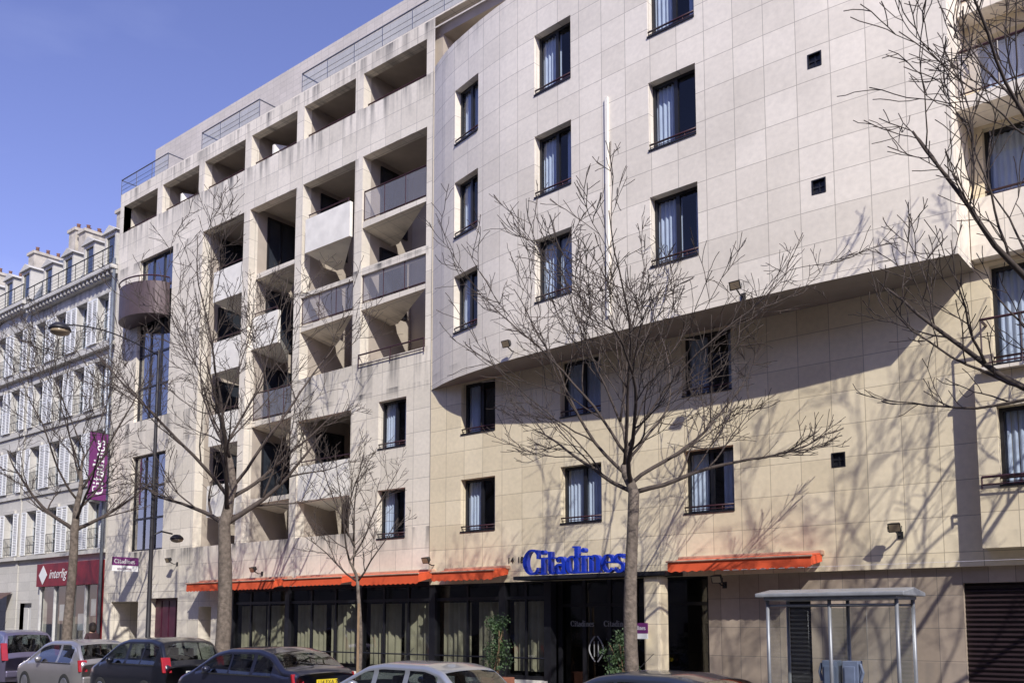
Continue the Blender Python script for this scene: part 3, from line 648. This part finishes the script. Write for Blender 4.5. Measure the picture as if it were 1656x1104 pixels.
# =====================================================  OLD BUILDINGS ON THE LEFT
def shutter(parent,x,z,h,w=.5,y=18.78):
    s_=MB(); s_.box(x,x+.05,y,y+.05,z,z+h); s_.box(x+w-.05,x+w,y,y+.05,z,z+h)
    for q in (0,.5,1): s_.box(x+.05,x+w-.05,y+.005,y+.045,z+(h-.07)*q,z+(h-.07)*q+.07)
    k=z+.1
    while k<z+h-.1: s_.obox([(x+.05,y+.01,k),(x+w-.05,y+.01,k),(x+w-.05,y+.035,k+.04),(x+.05,y+.035,k+.04)],(0,0,.012)); k+=.075
    s_.build('shutter',M['whitep'],parent)
def haus(x0,x1,cols,label,yf,zc,shut,shop=False):
    root=thing('old_apartment_building',label,'building',((x0+x1)/2,yf+3,0))
    hs=[]
    zz=[5.0,8.0,11.0,13.9]
    for x in cols:
        for z in zz: hs.append((x-.5,x+.5,z,z+2.0,.22))
    hs2=hs+([(x0+.3,x0+1.5,.12,2.8,.3),(x0+2.4,x1-.4,.12,3.6,.3)] if shop else [(x0+1,x1-1,.12,3.2,.3)])
    mb=MB(); facade(mb,lambda u,z,d:Vector((u,yf+d,z)),x0,x1,.1,zc,hs2)
    mb.box(x0,x0+.3,yf+.01,yf+10,.1,zc-.01); mb.box(x1-.3,x1,yf+.01,yf+10,.1,zc-.01)
    mb.build('wall',M['haus'],root)
    c=MB()
    for z,d in ((4.78,.18),(7.7,.08),(10.7,.08),(13.5,.2),(zc-.35,.2),(zc-.15,.42)): c.box(x0,x1,yf-d,yf-.003,z,z+.16)
    for h in hs:
        c.box(h[0]-.12,h[1]+.12,yf-.09,yf-.003,h[3]+.02,h[3]+.16); c.box(h[0]-.1,h[0]-.003,yf-.04,yf-.002,h[2],h[3]); c.box(h[1]+.003,h[1]+.1,yf-.04,yf-.002,h[2],h[3])
    x=x0+.1
    while x<x1-.1: c.box(x,x+.12,yf-.35,yf-.21,zc-.34,zc-.16); x+=.35
    c.build('cornice',M['haus'],root)
    for h in hs:
        o=window(root,((h[0]+h[1])/2,yf,h[2]),1.0,2.0,'white')
        if shut and h[2]<15:
            shutter(root,h[0]-.5,h[2],2.0,.48,yf-.1); shutter(root,h[1]+.02,h[2],2.0,.48,yf-.1)
        r=MB()
        for z in (.08,.45,.85): r.tube([(h[0],yf-.06,h[2]+z),(h[1],yf-.06,h[2]+z)],.012,4)
        for k in range(9): xx=h[0]+(h[1]-h[0])*k/8; r.tube([(xx,yf-.06,h[2]+.05),(xx,yf-.06,h[2]+.85)],.008,4)
        r.build('railing',M['black'],root)
    r=MB(); rail(r,x0+.1,x1-.1,yf-.35,zc+.02,.8,True,10); r.build('railing',M['black'],root)
    mr=MB(); prof=[(yf+.1,zc),(yf+1.3,zc+2.5),(yf+4.5,zc+3.2),(yf+8,zc+2.5),(yf+9.5,zc)]
    mr.obox([(x0,y,z) for y,z in prof],(x1-x0,0,0)); ro=mr.build('roof',M['zinc'],root)
    for x in cols:
        d=MB(); z0=zc+.35
        d.box(x-.5,x-.38,yf+.12,yf+1.9,z0,z0+1.5); d.box(x+.38,x+.5,yf+.12,yf+1.9,z0,z0+1.5); d.box(x-.38,x+.38,yf+.13,yf+.25,z0,z0+.15); d.box(x-.38,x+.38,yf+.13,yf+.25,z0+1.35,z0+1.5)
        d.obox([(x-.62,yf+.02,z0+1.5),(x+.62,yf+.02,z0+1.5),(x,yf+.02,z0+1.82)],(0,2.2,0)); do=d.build('dormer',M['haus'],ro)
        p=MB(); p.box(x-.38,x+.38,yf+.2,yf+.23,z0+.15,z0+1.35); p.build('dormer_pane',M['carglass'],ro)
    for xc in (x0+.4,(x0+x1)/2,x1-.5):
        c=MB(); c.box(xc-.35,xc+.35,yf+2.0,yf+5.0,zc+2.3,zc+4.3); c.box(xc-.42,xc+.42,yf+1.92,yf+5.08,zc+4.3,zc+4.45); co=c.build('chimney',M['chim'],ro)
        for k in range(5):
            p=MB(); p.lathe([(.11,0),(.08,.3),(.11,.34)],(xc,yf+2.3+k*.55,zc+4.45),10); p.build('chimney_pot',M['pot'],ro,True)
    return root
L1=haus(-45.2,-36.85,[-44.0,-42.0,-40.0,-38.1],'white old apartment house with dormered grey roof adjoining the hotel',18.85,16.9,True,True)
L2=haus(-55.5,-45.25,[-54.3,-52.2,-50.2,-48.2,-46.3],'old apartment house with red chimney pots at the far left edge',18.8,17.2,True)
L3=haus(-68,-55.55,[-66.5,-64.3,-62,-59.5,-57],'farthest old house down the street beyond the left edge',18.8,16.2,False)
d=MB(); d.tube([(-36.95,18.6,.1),(-36.95,18.6,17.2)],.07,8); d.build('downpipe',M['zinc'],L1,True)
d=MB(); d.box(-42.75,-37.1,18.6,18.84,3.5,4.5)
so_=d.build('shop_sign_board',M['red'],L1)
d=MB(); d.box(-37.25,-37.1,18.65,18.84,.12,3.498); d.build('shop_pillar',M['red'],so_)
d=MB()
for x in (-42.6,-41.2,-39.6,-38.4): d.box(x-.03,x+.03,18.7,18.8,.45,3.5)
d.box(-42.6,-37.26,18.66,18.84,.12,.45); d.build('shop_window_frame',M['offwhite'],so_)
p=MB(); p.face([(-42.5,18.8,.45),(-37.3,18.8,.45),(-37.3,18.8,3.5),(-42.5,18.8,3.5)]); p.build('pane',M['shopglass'],so_)
p=MB(); p.box(-42.7,-37.2,19.6,19.7,.1,4); p.build('shop_interior',M['plaster'],so_)
text('interlig',(-41.55,18.59,3.84),(1,0,0),(0,0,1),.58,M['whitep'],'lettering',so_,.004,.35)
p=MB(); p.obox([(-42.5,18.59,4.0),(-42.1,18.59,3.58),(-41.7,18.59,4.0),(-42.1,18.59,4.42)],(0,-.01,0)); p.build('diamond_emblem',M['whitep'],so_)
for xx,zz_,ww in ((-40.9,2.0,.7),(-39.2,1.6,.5),(-38.1,2.2,.4)):
    p=MB(); p.box(xx,xx+ww,18.83,18.84,zz_,zz_+.7); p.build('window_poster',M['whitep'],so_)
d=MB(); d.box(-44.9,-43.7,19.05,19.1,.12,2.8); 
for k in range(2): d.box(-44.8+k*.55,-44.35+k*.55,19.0,19.04,.3,1.2); d.box(-44.8+k*.55,-44.35+k*.55,19.0,19.04,1.35,2.6)
d.build('door',M['offwhite'],L1)
root=thing('shop_awning','dark brown shop awning at the far left edge','awning',(-47.5,18.5,3))
mb=MB(); mb.obox([(-50,18.75,3.3),(-45.6,18.75,3.3),(-45.6,17.5,2.5),(-50,17.5,2.5)],(0,0,.02)); mb.obox([(-50,17.5,2.2),(-45.6,17.5,2.2),(-45.6,17.48,2.2),(-50,17.48,2.2)],(0,0,.3)); mb.build('canopy',M['brownaw'],root)
text('A I R',(-47.6,17.47,2.25),(1,0,0),(0,0,1),.26,M['whitep'],'lettering',root)
# =====================================================  HOUSES ACROSS THE STREET (behind the viewpoint, seen in the glass)
pmsh=None
for k,(x0,x1,h_) in enumerate(((-78,-58,17),(-57.9,-38,19.5),(-37.9,-20,16.5),(-19.9,-2,19),(-1.9,16,17.5),(16.1,36,19))):
    root=thing('street_house',['darkest','tall','low','tall grey','plain','wide'][k]+' house number %d of the row across the street'%(k+1),'building',((x0+x1)/2,-14,0),0,'houses across the street')
    hs=[]; x=x0+1.6
    while x<x1-1.6:
        z=4.2
        while z<h_-2.2: hs.append((x-.55,x+.55,z,z+1.9,.2)); z+=3.0
        x+=2.4
    mb=MB(); facade(mb,lambda u,z,d:Vector((u,-9.2-d,z)),x0,x1,.1,h_,hs); mb.box(x0,x1,-20,-9.6,h_-.3,h_); mb.box(x0,x0+.3,-20,-9.25,.1,h_-.31); mb.box(x1-.3,x1,-20,-9.25,.1,h_-.31); mb.build('wall',M['opp'],root)
    mb=MB(); mb.obox([(x0,-9.3,h_+.01),(x0,-10.5,h_+2.4),(x0,-19,h_+2.6),(x0,-20,h_+.01)],(x1-x0,0,0)); mb.build('roof',M['zinc'],root)
    if pmsh is None:
        q_=MB(); q_.face([(-.55,0,0),(.55,0,0),(.55,0,1.9),(-.55,0,1.9)]); pmsh=q_.mesh('window',M['darkpane'])
    for hh in hs:
        o=bpy.data.objects.new('window',pmsh); link(o,root); o.location=((hh[0]+hh[1])/2,-9.39,hh[2])

# =====================================================  TREES
def randv(r): return Vector((r.uniform(-1,1),r.uniform(-1,1),r.uniform(-1,1)))
def rotdir(d,ang,r):
    ax=d.cross(randv(r)); 
    if ax.length<1e-4: ax=d.orthogonal()
    return (Matrix.Rotation(ang,3,ax.normalized())@d).normalized()
def grow(mb,p,d,Ln,r,lev,mx,rr,par):
    seg=[.3,.22,.15,.11][min(lev,3)]; n=max(3,int(Ln/seg)); pts=[p.copy()]; rad=[r]; dirs=[d.copy()]
    wd=[.12,.17,.22,.25][min(lev,3)]
    for i in range(n):
        d=(d+randv(rr)*wd+Vector((0,0,par['up'][min(lev,3)]))).normalized(); p=p+d*(Ln/n); pts.append(p); dirs.append(d)
        rad.append(max(par['rmin'],r*(1-.76*(i+1)/n)))
    mb.tube(pts,rad,[7,5,4,3][min(lev,3)],cap=lev<2)
    if lev>=mx: return
    k=par['n'][lev]
    for j in range(k):
        t=(j+.6+rr.uniform(-.3,.3))/k*.82+.18; t=min(t,1); i=min(int(t*n),n)
        dd=rotdir(dirs[i],R(rr.uniform(24,52)),rr)
        if lev<3 and dd.z<-.05: dd.z=abs(dd.z)*.4; dd.normalize()
        grow(mb,pts[i],dd,Ln*rr.uniform(.38,.66)*(1.12-.45*t),max(par['rmin'],rad[i]*rr.uniform(*par['cr'])),lev+1,mx,rr,par)
def tree(name,label,x,y,hf,top,rad,r0,seed,n1=9,ns=(7,6,4),rmin=.006,low=62,lf=.4,cr=(.48,.64),lr=(.42,.58),up=(.035,.06,.075,.06),tmin=10):
    rr=random.Random(seed); root=thing(name,label,'tree',(x,y,.12),0,'bare street trees along the pavement')
    t=MB(); pts=[];rd=[]; n=12
    for i in range(n+1):
        f=i/n; z=.1+(hf-.1)*f
        pts.append(Vector((x+math.sin(f*5+seed)*.04,y+math.cos(f*4+seed)*.04,z))); rd.append(r0*(1.35 if i==0 else 1.12 if i==1 else 1-.25*f)*rr.uniform(.96,1.04))
    m=8; tl=hf+(top-hf)*lf; p=pts[-1]; lead=[(p,rd[-1])]
    for i in range(1,m+1):
        p=p+Vector((rr.uniform(-.12,.12),rr.uniform(-.12,.12),(tl-hf)/m)); lead.append((p,lead[0][1]*(1-.8*i/m)))
    t.tube(pts+[q[0] for q in lead[1:]],rd+[q[1] for q in lead[1:]],12)
    t.build('trunk',M['bark'],root,True)
    c=MB(); par=dict(up=up,n=ns,rmin=rmin,cr=cr); az=rr.uniform(0,6)
    for j in range(n1):
        f=(j/(n1-1))**1.1; i=min(int(f*m),m); q,qr=lead[i]; az+=2.4+rr.uniform(-.35,.35)
        tilt=R(low-(low-tmin)*f+rr.uniform(-6,6)); d=Vector((math.sin(tilt)*math.cos(az),math.sin(tilt)*math.sin(az),math.cos(tilt)))
        zlen=(top-q.z)/max(.4,math.cos(tilt)); Ln=min(rad*1.12/max(.2,math.sin(tilt)),zlen)*rr.uniform(.87,1.0)
        grow(c,q,d,Ln,max(.024,qr*rr.uniform(*lr)),0,3,rr,par)
    c.build('crown',M['twig'],root,True)
    return root
tree('street_tree','tall bare tree at the far left in front of the old houses',-30.8,14.5,5.0,11.6,3.0,.17,3,10,(6,5,4),rmin=.0075,tmin=16)
tree('street_tree','large bare tree with thick trunk in front of the recessed balconies',-22.0,14.5,4.6,11.8,3.2,.22,11,11,(6,5,4),rmin=.0072,tmin=16)
tree('young_tree','small thin young tree in front of the awnings',-16.5,14.5,2.9,6.1,1.3,.055,5,8,(5,4,2),rmin=.005,low=50)
tree('street_tree','bare spreading tree in front of the blue letters and entrance',-9.05,14.5,4.35,9.0,3.3,.135,21,12,(7,5,3),rmin=.0062,low=66,lf=.3,cr=(.45,.6),lr=(.4,.54),up=(.02,.05,.06,.05),tmin=18)
tree('street_tree','bare tree whose branches reach in from the right edge',-1.2,14.5,4.6,11.4,3.7,.18,29,12,(7,5,3),rmin=.0068,low=70,lf=.5,cr=(.46,.62),lr=(.42,.58),up=(.03,.05,.06,.05),tmin=22)
s_=MB(); s_.tube([(-16.35,14.35,.1),(-16.38,14.38,2.4)],.03,6); tag(s_.build('tree_stake',M['wood']),'wooden stake tied beside the small young tree','stake')

# =====================================================  LAMP POST
lx,ly=P(240,1003,14.1).x,14.1
root=thing('street_lamp','tall dark lamp post with a high round lamp over the road and a lower one','street lamp',(lx,ly,.12))
m_=MB(); m_.lathe([(.12,.12),(.12,.9),(.075,1.0),(.06,4),(.042,9.9),(.02,10.0)],(lx,ly,0),14); m_.build('pole',M['lampmetal'],root,True)
a=MB(); pts=[(lx,ly,9.8)]+[(lx,ly-2.75*k/8,9.8+.35*math.sin(PI*k/8*.75)) for k in range(1,9)]; a.tube(pts,.02,8); a.build('arm',M['lampmetal'],root,True)
a=MB(); a.tube([(lx,ly,4.45),(lx,ly+.3,4.6),(lx,ly+.65,4.55)],.025,8); a.build('arm',M['lampmetal'],root,True)
def head(x,y,z,s_):
    h=MB(); h.lathe([(.03*s_,.24*s_),(.16*s_,.22*s_),(.3*s_,.10*s_),(.33*s_,0)],(x,y,z),20); ho=h.build('lamp_head',M['lampmetal'],root,True)
    g_=MB(); g_.lathe([(.31*s_,-.005),(.27*s_,-.09*s_),(.15*s_,-.15*s_),(.02,-.17*s_)],(x,y,z),20); g_.build('lamp_lens',M['lampglass'],ho,True)
head(lx,ly-2.9,9.85,.88); head(lx,ly+.8,4.4,.6)

# =====================================================  CARS
def lerp_prof(pr,x):
    if x<=pr[0][0]: return pr[0][1]
    for (a,za),(b_,zb) in zip(pr,pr[1:]):
        if x<=b_: return za+(zb-za)*(x-a)/(b_-a)
    return pr[-1][1]
def smooth_prof(pr,x,h=.06): return sum(lerp_prof(pr,x+h*q)*wt for q,wt in ((-1.5,.12),(-.75,.22),(0,.32),(.75,.22),(1.5,.12)))
def car(label,Xr,Yc,Ln,Wd,prof,belt,paint,side,rearw,frontw,lights,plate=None,plate_col='whitep',zs_=1):
    root=thing('parked_car',label,'car',(Xr,Yc,0),PI,'cars parked along the kerb'); root.scale=(1,1,zs_)
    st=[];x=0
    while x<Ln: st.append(x); x+=.03 if x<.7 else .06
    st.append(Ln); hw=Wd/2; K1,K2,KC,KT=8,6,5,6
    rings=[]
    for x in st:
        zt=smooth_prof(prof,x); e=min(x,Ln-x); tp=1-.15*max(0,1-e/.45)**2; rc=.11; zs=max(.45,zt-rc); zb=.24; bl=min(belt,zs)
        def wz(z):
            v=hw*tp*(1-.05*((z-.6)/.4)**2)
            if z>belt: v=hw*tp*(1-.05*((belt-.6)/.4)**2)-.34*(z-belt)
            return v
        ring=[(wz(z),z) for z in [zb+(bl-zb)*k/K1 for k in range(K1)]]
        ring+=[(wz(z)-(.012 if k and zs>belt else 0),z) for k,z in enumerate([bl+(zs-bl)*k/K2 for k in range(K2)])]
        ws=wz(zs)
        ring+=[(ws-rc*.9*(1-math.cos(PI/2*k/KC)),zs+rc*math.sin(PI/2*k/KC)) for k in range(KC)]
        we=ws-rc*.9
        ring+=[(we*(1-k/KT),zt+.035*(1-(1-k/KT)**2)) for k in range(KT+1)]
        rings.append((x,ring))
    parts={}
    def pm(n): return parts.setdefault(n,MB())
    nr=len(rings[0][1])
    for (xa,ra),(xb,rb) in zip(rings,rings[1:]):
        xm=(xa+xb)/2
        for j in range(nr-1):
            for sgn in (1,-1):
                nm=('body',0)
                if K1<=j<K1+K2 and (ra[j+1][1]-ra[j][1])>.02:
                    for si,(a,b_) in enumerate(side):
                        if a<xm<b_: nm=('side_window',sgn*(si+1))
                if j>=K1+K2+KC:
                    if rearw[0]<xm<rearw[1]: nm=('rear_window',0)
                    if frontw[0]<xm<frontw[1]: nm=('windscreen',0)
                q=[(xa,sgn*ra[j][0],ra[j][1]),(xb,sgn*rb[j][0],rb[j][1]),(xb,sgn*rb[j+1][0],rb[j+1][1]),(xa,sgn*ra[j+1][0],ra[j+1][1])]
                pm(nm).face(q if sgn<0 else q[::-1])
    for idx in (0,-1):
        x,rg=rings[idx]; pm(('body',0)).face([(x,a,z) for a,z in rg]+[(x,-a,z) for a,z in rg[::-1]])
    for (nm,_),b in parts.items():
        o=b.build(nm,paint if nm=='body' else M['carglass'],root,True,True)
        md=o.modifiers.new('w','WELD'); md.merge_threshold=.0008
    zt=max(z for _,z in prof)
    for xx in (side[0][0]+.5,side[-1][1]-.9):
        for yy in (-.38,.38):
            i_=MB(); i_.box(xx-.06,xx+.08,yy-.22,yy+.22,.5,zt-.42); i_.box(xx-.04,xx+.05,yy-.11,yy+.11,zt-.424,zt-.24); i_.build('seat',M['plast'],root,False,True,.03)
    i_=MB(); i_.box(side[0][0]-.2,side[-1][1]+.1,-hw*.85,hw*.85,.45,.5); i_.box(side[-1][1]-.1,side[-1][1]+.25,-hw*.8,hw*.8,.5,belt-.05); i_.build('cabin_floor',M['plast'],root,False,True)
    for s2 in (1,-1):
        l_=MB(); (xa,xb,ya,yb,za,zb)=lights; pts=[(xa,s2*ya,za),(xa+.05,s2*yb,za),(xb+.05,s2*yb,zb),(xb,s2*ya,zb)]
        l_.obox(pts,(.05,0,0)); l_.build('taillight',M['tail'],root,False,True,.012)
        mr=MB(); mx_=side[-1][1]-.25; mr.lathe([(.0,-.09),(.06,-.07),(.075,0),(.06,.07),(0,.09)],(mx_,s2*(hw+.06),belt+.07),12,'y'); mr.build('wing_mirror',paint,root,True,True)
        hl=MB(); hl.obox([(Ln-.25,s2*(hw-.1),.6),(Ln-.02,s2*(hw-.35),.6),(Ln-.02,s2*(hw-.35),.74),(Ln-.25,s2*(hw-.1),.74)],(.03,0,0)); hl.build('headlight',M['steel'],root,False,True)
        ws=MB(); ws.box(side[0][0]-.05,side[-1][1]+.05,s2*(hw*.985)-.006,s2*(hw*.985)+.006,belt-.03,belt-.005); ws.build('window_trim',M['plast'],root,False,True)
    bp=MB(); bp.box(-.05,.12,-hw*.86,hw*.86,.36,.56); bp.build('bumper',paint,root,False,True,.04)
    for xx in (.72,Ln-.8):
        for s2 in (1,-1):
            t_=MB(); t_.lathe([(.2,-.1),(.3,-.1),(.315,-.06),(.315,.06),(.3,.1),(.2,.1)],(xx,s2*(hw-.09),.315),24,'y'); to=t_.build('wheel',M['tyre'],root,True,True)
            r_=MB(); r_.lathe([(.19,-.108),(.2,-.1),(.2,.1),(.19,.108)],(xx,s2*(hw-.09),.315),16,'y')
            o=bpy.data.objects.new('rim',r_.mesh('rim',M['rim'],False)); link(o,to,True)
    pl=MB(); zp=.72; pl.box(-.03,-.012,-.26,.26,zp,zp+.11); po=pl.build('number_plate',M[plate_col],root,False,True)
    if plate:
        cu=bpy.data.curves.new('t','FONT'); cu.body=plate; cu.size=.115; cu.extrude=.002; ob=bpy.data.objects.new('t',cu); COL.objects.link(ob)
        me=bpy.data.meshes.new_from_object(ob); bpy.data.objects.remove(ob)
        me.transform(Matrix(((0,0,-1,-.033),(-1,0,0,.245),(0,1,0,zp+.015),(0,0,0,1)))); me.materials.clear(); me.materials.append(M['plast'])
        o=bpy.data.objects.new('plate_lettering',me); link(o,po,True)
    an=MB(); an.tube([(side[-1][1]-.6,0,zt+.0),(side[-1][1]-.9,0,zt+.28)],.005,4); an.build('aerial',M['plast'],root,False,True)
    wp=MB(); wp.tube([(rearw[0],0,smooth_prof(prof,rearw[0])+.05),(rearw[0]+.08,.3,smooth_prof(prof,rearw[0]+.08)+.05)],.01,4); wp.build('rear_wiper',M['plast'],root,False,True)
    return root
def paint(n,c,metal=.6,rough=.3): return pmat(n,c,rough,metal,2,.04,coat=.8)
Yn=12.4
car('greyish lilac people carrier at the far left edge',-28.5,Yn,4.2,1.75,[(0,.85),(.06,1.0),(.38,1.62),(.8,1.70),(2.2,1.68),(2.7,1.6),(3.4,1.05),(4.0,.85),(4.2,.6)],.98,paint('lilac_silver',(.20,.18,.27)),[(.5,.95),(1.05,1.9),(2.0,2.85)],(.1,.36),(2.65,3.4),(-.02,.12,.68,.84,.85,1.35),'75')
car('grey small hatchback, second car from the left',-23.95,Yn,3.85,1.68,[(0,.8),(.05,.95),(.4,1.38),(.8,1.47),(1.9,1.46),(2.3,1.38),(2.95,.98),(3.6,.78),(3.85,.5)],.9,paint('warm_grey',(.40,.38,.38)),[(.5,1.2),(1.3,2.4)],(.09,.38),(2.25,2.95),(-.02,.05,.58,.79,.68,.98),'75')
car('black compact car with tall roof, third from the left',-19.85,Yn,3.6,1.78,[(0,.85),(.06,1.02),(.36,1.48),(.8,1.57),(1.9,1.56),(2.3,1.47),(3.05,.98),(3.5,.82),(3.6,.5)],.98,paint('black_paint',(.012,.013,.02),.3),[(.42,1.0),(1.08,1.7),(1.78,2.5)],(.1,.36),(2.25,3.0),(-.02,.08,.62,.82,.8,1.15),'75')
car('dark navy saloon with yellow rear plate',-14.95,Yn-.1,4.3,1.75,[(0,.88),(.05,1.0),(.35,1.03),(.85,1.33),(1.3,1.42),(2.35,1.41),(2.8,1.33),(3.5,.96),(4.1,.76),(4.3,.5)],.9,paint('navy_paint',(.018,.02,.04),.3),[(.75,1.35),(1.45,2.15),(2.25,3.1)],(.4,.92),(2.75,3.5),(-.02,.03,.56,.8,.74,.95),'114 EXA 75','yellow')
car('silver small hatchback near the bottom centre',-10.4,Yn-.35,3.8,1.64,[(0,.8),(.06,.92),(.45,1.25),(.85,1.35),(1.9,1.36),(2.3,1.3),(3.0,.93),(3.6,.74),(3.8,.5)],.88,paint('silver_paint',(.42,.44,.48)),[(.5,1.2),(1.3,2.0),(2.08,2.7)],(.1,.42),(2.25,3.0),(-.02,.05,.6,.79,.66,.9),'75',zs_=.92)
car('dark blue grey car at the bottom, right of the spreading tree',-5.0,Yn-.55,4.2,1.7,[(0,.8),(.05,.9),(.4,.95),(.9,1.22),(1.4,1.31),(2.2,1.32),(2.6,1.27),(3.4,.9),(4.0,.72),(4.2,.5)],.84,paint('bluegrey_paint',(.05,.06,.09),.5),[(.8,1.4),(1.5,2.2),(2.3,2.95)],(.45,.95),(2.6,3.35),(-.02,.03,.56,.8,.66,.86),'75',zs_=.95)

# =====================================================  PHONE SHELTER
root=thing('phone_shelter','glass phone shelter with grey flat roof on the pavement at the right','phone shelter',(-5.2,14.6,.12))
x0,x1,y0,y1=-6.45,-4.15,14.0,15.1
r_=MB(); r_.obox([(x0+.12,y0+.05,2.32),(x1-.12,y0+.05,2.32),(x1-.12,y1-.05,2.32),(x0+.12,y1-.05,2.32)],(0,0,.05))
r_.obox([(x0,y0,2.37),(x0,y1,2.37),(x0,y1,2.43),(x0,(y0+y1)/2,2.50),(x0,y0,2.43)],(x1-x0,0,0)); r_.build('roof',M['roofwhite'],root,bevel=.015)
for x in (x0+.15,(x0+x1)/2,x1-.15):
    for y in (y0+.15,y1-.15): f=MB(); f.tube([(x,y,.12),(x,y,2.32)],.03,8); f.build('post',M['greysteel'],root,True)
for z_ in (2.24,.32):
    for y in (y0+.15,y1-.15): f=MB(); f.tube([(x0+.15,y,z_),(x1-.15,y,z_)],.02,6); f.build('crossbar',M['greysteel'],root,True)
for a,b_,c_,d_ in ((x0+.15,y0+.15,x0+.15,y1-.15),(x1-.15,y0+.15,x1-.15,y1-.15),((x0+x1)/2,y0+.15,(x0+x1)/2,y1-.15),(x0+.2,y1-.15,x1-.2,y1-.15)):
    p=MB(); p.face([(a,b_,.35),(c_,d_,.35),(c_,d_,2.2),(a,b_,2.2)]); p.build('glass_panel',M['clear'],root)
for s2 in (-1,1):
    xc=(x0+x1)/2+s2*.16
    b2=MB(); b2.box(xc-.12,xc+.12,14.5,14.72,.95,1.38); b2.box(xc-.08,xc+.08,14.46,14.498,1.0,1.3); b2.tube([(xc+.14*s2,14.55,1.34),(xc+.18*s2,14.55,1.2),(xc+.14*s2,14.55,1.06)],.025,8); b2.build('telephone',M['phone'],root,bevel=.03)
p=MB(); p.box(x1-.16,x1-.14,14.3,14.5,.75,.95); p.build('sticker',M['yellow'],root)

# =====================================================  PLANTED SHRUBS
def shrub(label,px,h,seed):
    rr=random.Random(seed); q=P(px,1060,17.6); x,y=q.x,17.6
    root=thing('potted_shrub',label,'plant',(x,y,.12),0)
    b=MB(); b.obox([(x-.3,y-.3,.12),(x+.3,y-.3,.12),(x+.3,y+.3,.12),(x-.3,y+.3,.12)],(0,0,.5)); b.build('planter',M['terracotta'],root,bevel=.02)
    for k in range(5): s_=MB(); s_.tube([(x+rr.uniform(-.1,.1),y+rr.uniform(-.1,.1),.6),(x+rr.uniform(-.25,.25),y+rr.uniform(-.2,.2),.6+h*.8)],.012,5); s_.build('stem',M['wood'],root)
    l_=MB()
    cl=[(rr.gauss(0,.15),rr.gauss(0,.15),.6+h*rr.random()) for _ in range(38)]
    for k in range(1700):
        c=rr.choice(cl); f=(c[2]-.6)/h
        p=Vector((x+c[0]*(1.4-.8*f)+rr.gauss(0,.07),y+c[1]+rr.gauss(0,.07),c[2]+rr.gauss(0,.07))); d=randv(rr).normalized(); e=d.orthogonal().normalized(); s2=rr.uniform(.022,.045)
        l_.face([p,p+d*s2+e*s2*.5,p+d*s2*2,p+d*s2-e*s2*.5])
    l_.build('foliage',M['leaf'],root)
shrub('green leafy shrub in a planter in front of the shopfront curtains',805,1.45,1)
shrub('green leafy shrub in a planter beside the entrance, behind the spreading tree',1006,1.1,2)

# =====================================================  PERSON
def skin(name,verts,edges,radii,mat,parent):
    me=bpy.data.meshes.new(name); me.from_pydata(verts,edges,[]); me.materials.append(mat); ob=bpy.data.objects.new(name,me); link(ob,parent,True)
    md=ob.modifiers.new('skin','SKIN'); md.use_smooth_shade=True
    for i,r in enumerate(radii):
        v=me.skin_vertices[0].data[i]; v.radius=(r,r) if not hasattr(r,'__len__') else r; v.use_root=(i==0)
    sb=ob.modifiers.new('sub','SUBSURF'); sb.levels=1; sb.render_levels=2
    return ob
q=P(150,1003,15.6)
pr_=thing('person','person with dark hair and dark coat walking on the pavement behind the second car','person',(q.x,15.6,.12),R(100))
V=[(0,0,.95),(0,.01,1.15),(0,0,1.36),(0,.0,1.5),(0,.02,1.6),(0,.03,1.7)]; E=[(0,1),(1,2),(2,3),(3,4),(4,5)]; RD=[.14,.13,.15,.055,.09,.08]
def ch(par,pts,rs):
    for p_,r_ in zip(pts,rs): V.append(p_); RD.append(r_); E.append((par,len(V)-1)); par=len(V)-1
    return par
for s2 in (-1,1):
    hnd=ch(2,[(s2*.18,0,1.40),(s2*.24,-.03*s2,1.12),(s2*.25,.08*s2+.03,.88),(s2*.25,.1*s2+.04,.82)],[.06,.045,.033,.03])
    for k in range(4): 
        yk=.1*s2+.04+(k-1.5)*.02; ch(hnd,[(s2*.25,yk,.76),(s2*.245,yk+.005,.72-.006*abs(k-1.3))],[.009,.008])
    ch(hnd,[(s2*.23,.1*s2+.08,.79),(s2*.225,.1*s2+.095,.76)],[.01,.009])
    ch(0,[(s2*.1,0,.88),(s2*.1,.1*s2,.48),(s2*.1,.12*s2-.05,.08),(s2*.1,.12*s2+.1,.03)],[.09,.06,.045,.035])
skin('body',V,E,RD,M['skin'],pr_)
CV=[(0,0,.75),(0,.01,1.0),(0,0,1.3),(0,0,1.45)]; CE=[(0,1),(1,2),(2,3)]; CR=[.2,.18,.19,.09]
for s2 in (-1,1):
    i=len(CV); CV+= [(s2*.19,0,1.40),(s2*.25,-.03*s2,1.12),(s2*.26,.08*s2+.03,.9)]; CE+=[(2,i),(i,i+1),(i+1,i+2)]; CR+=[.08,.062,.05]
skin('coat',CV,CE,CR,M['coat'],pr_)
h=MB(); h.lathe([(.02,.15),(.08,.13),(.115,.05),(.12,-.03),(.11,-.12),(.08,-.18)],(0,-.02,1.68),16); h.build('hair',M['hair'],pr_,True,True)
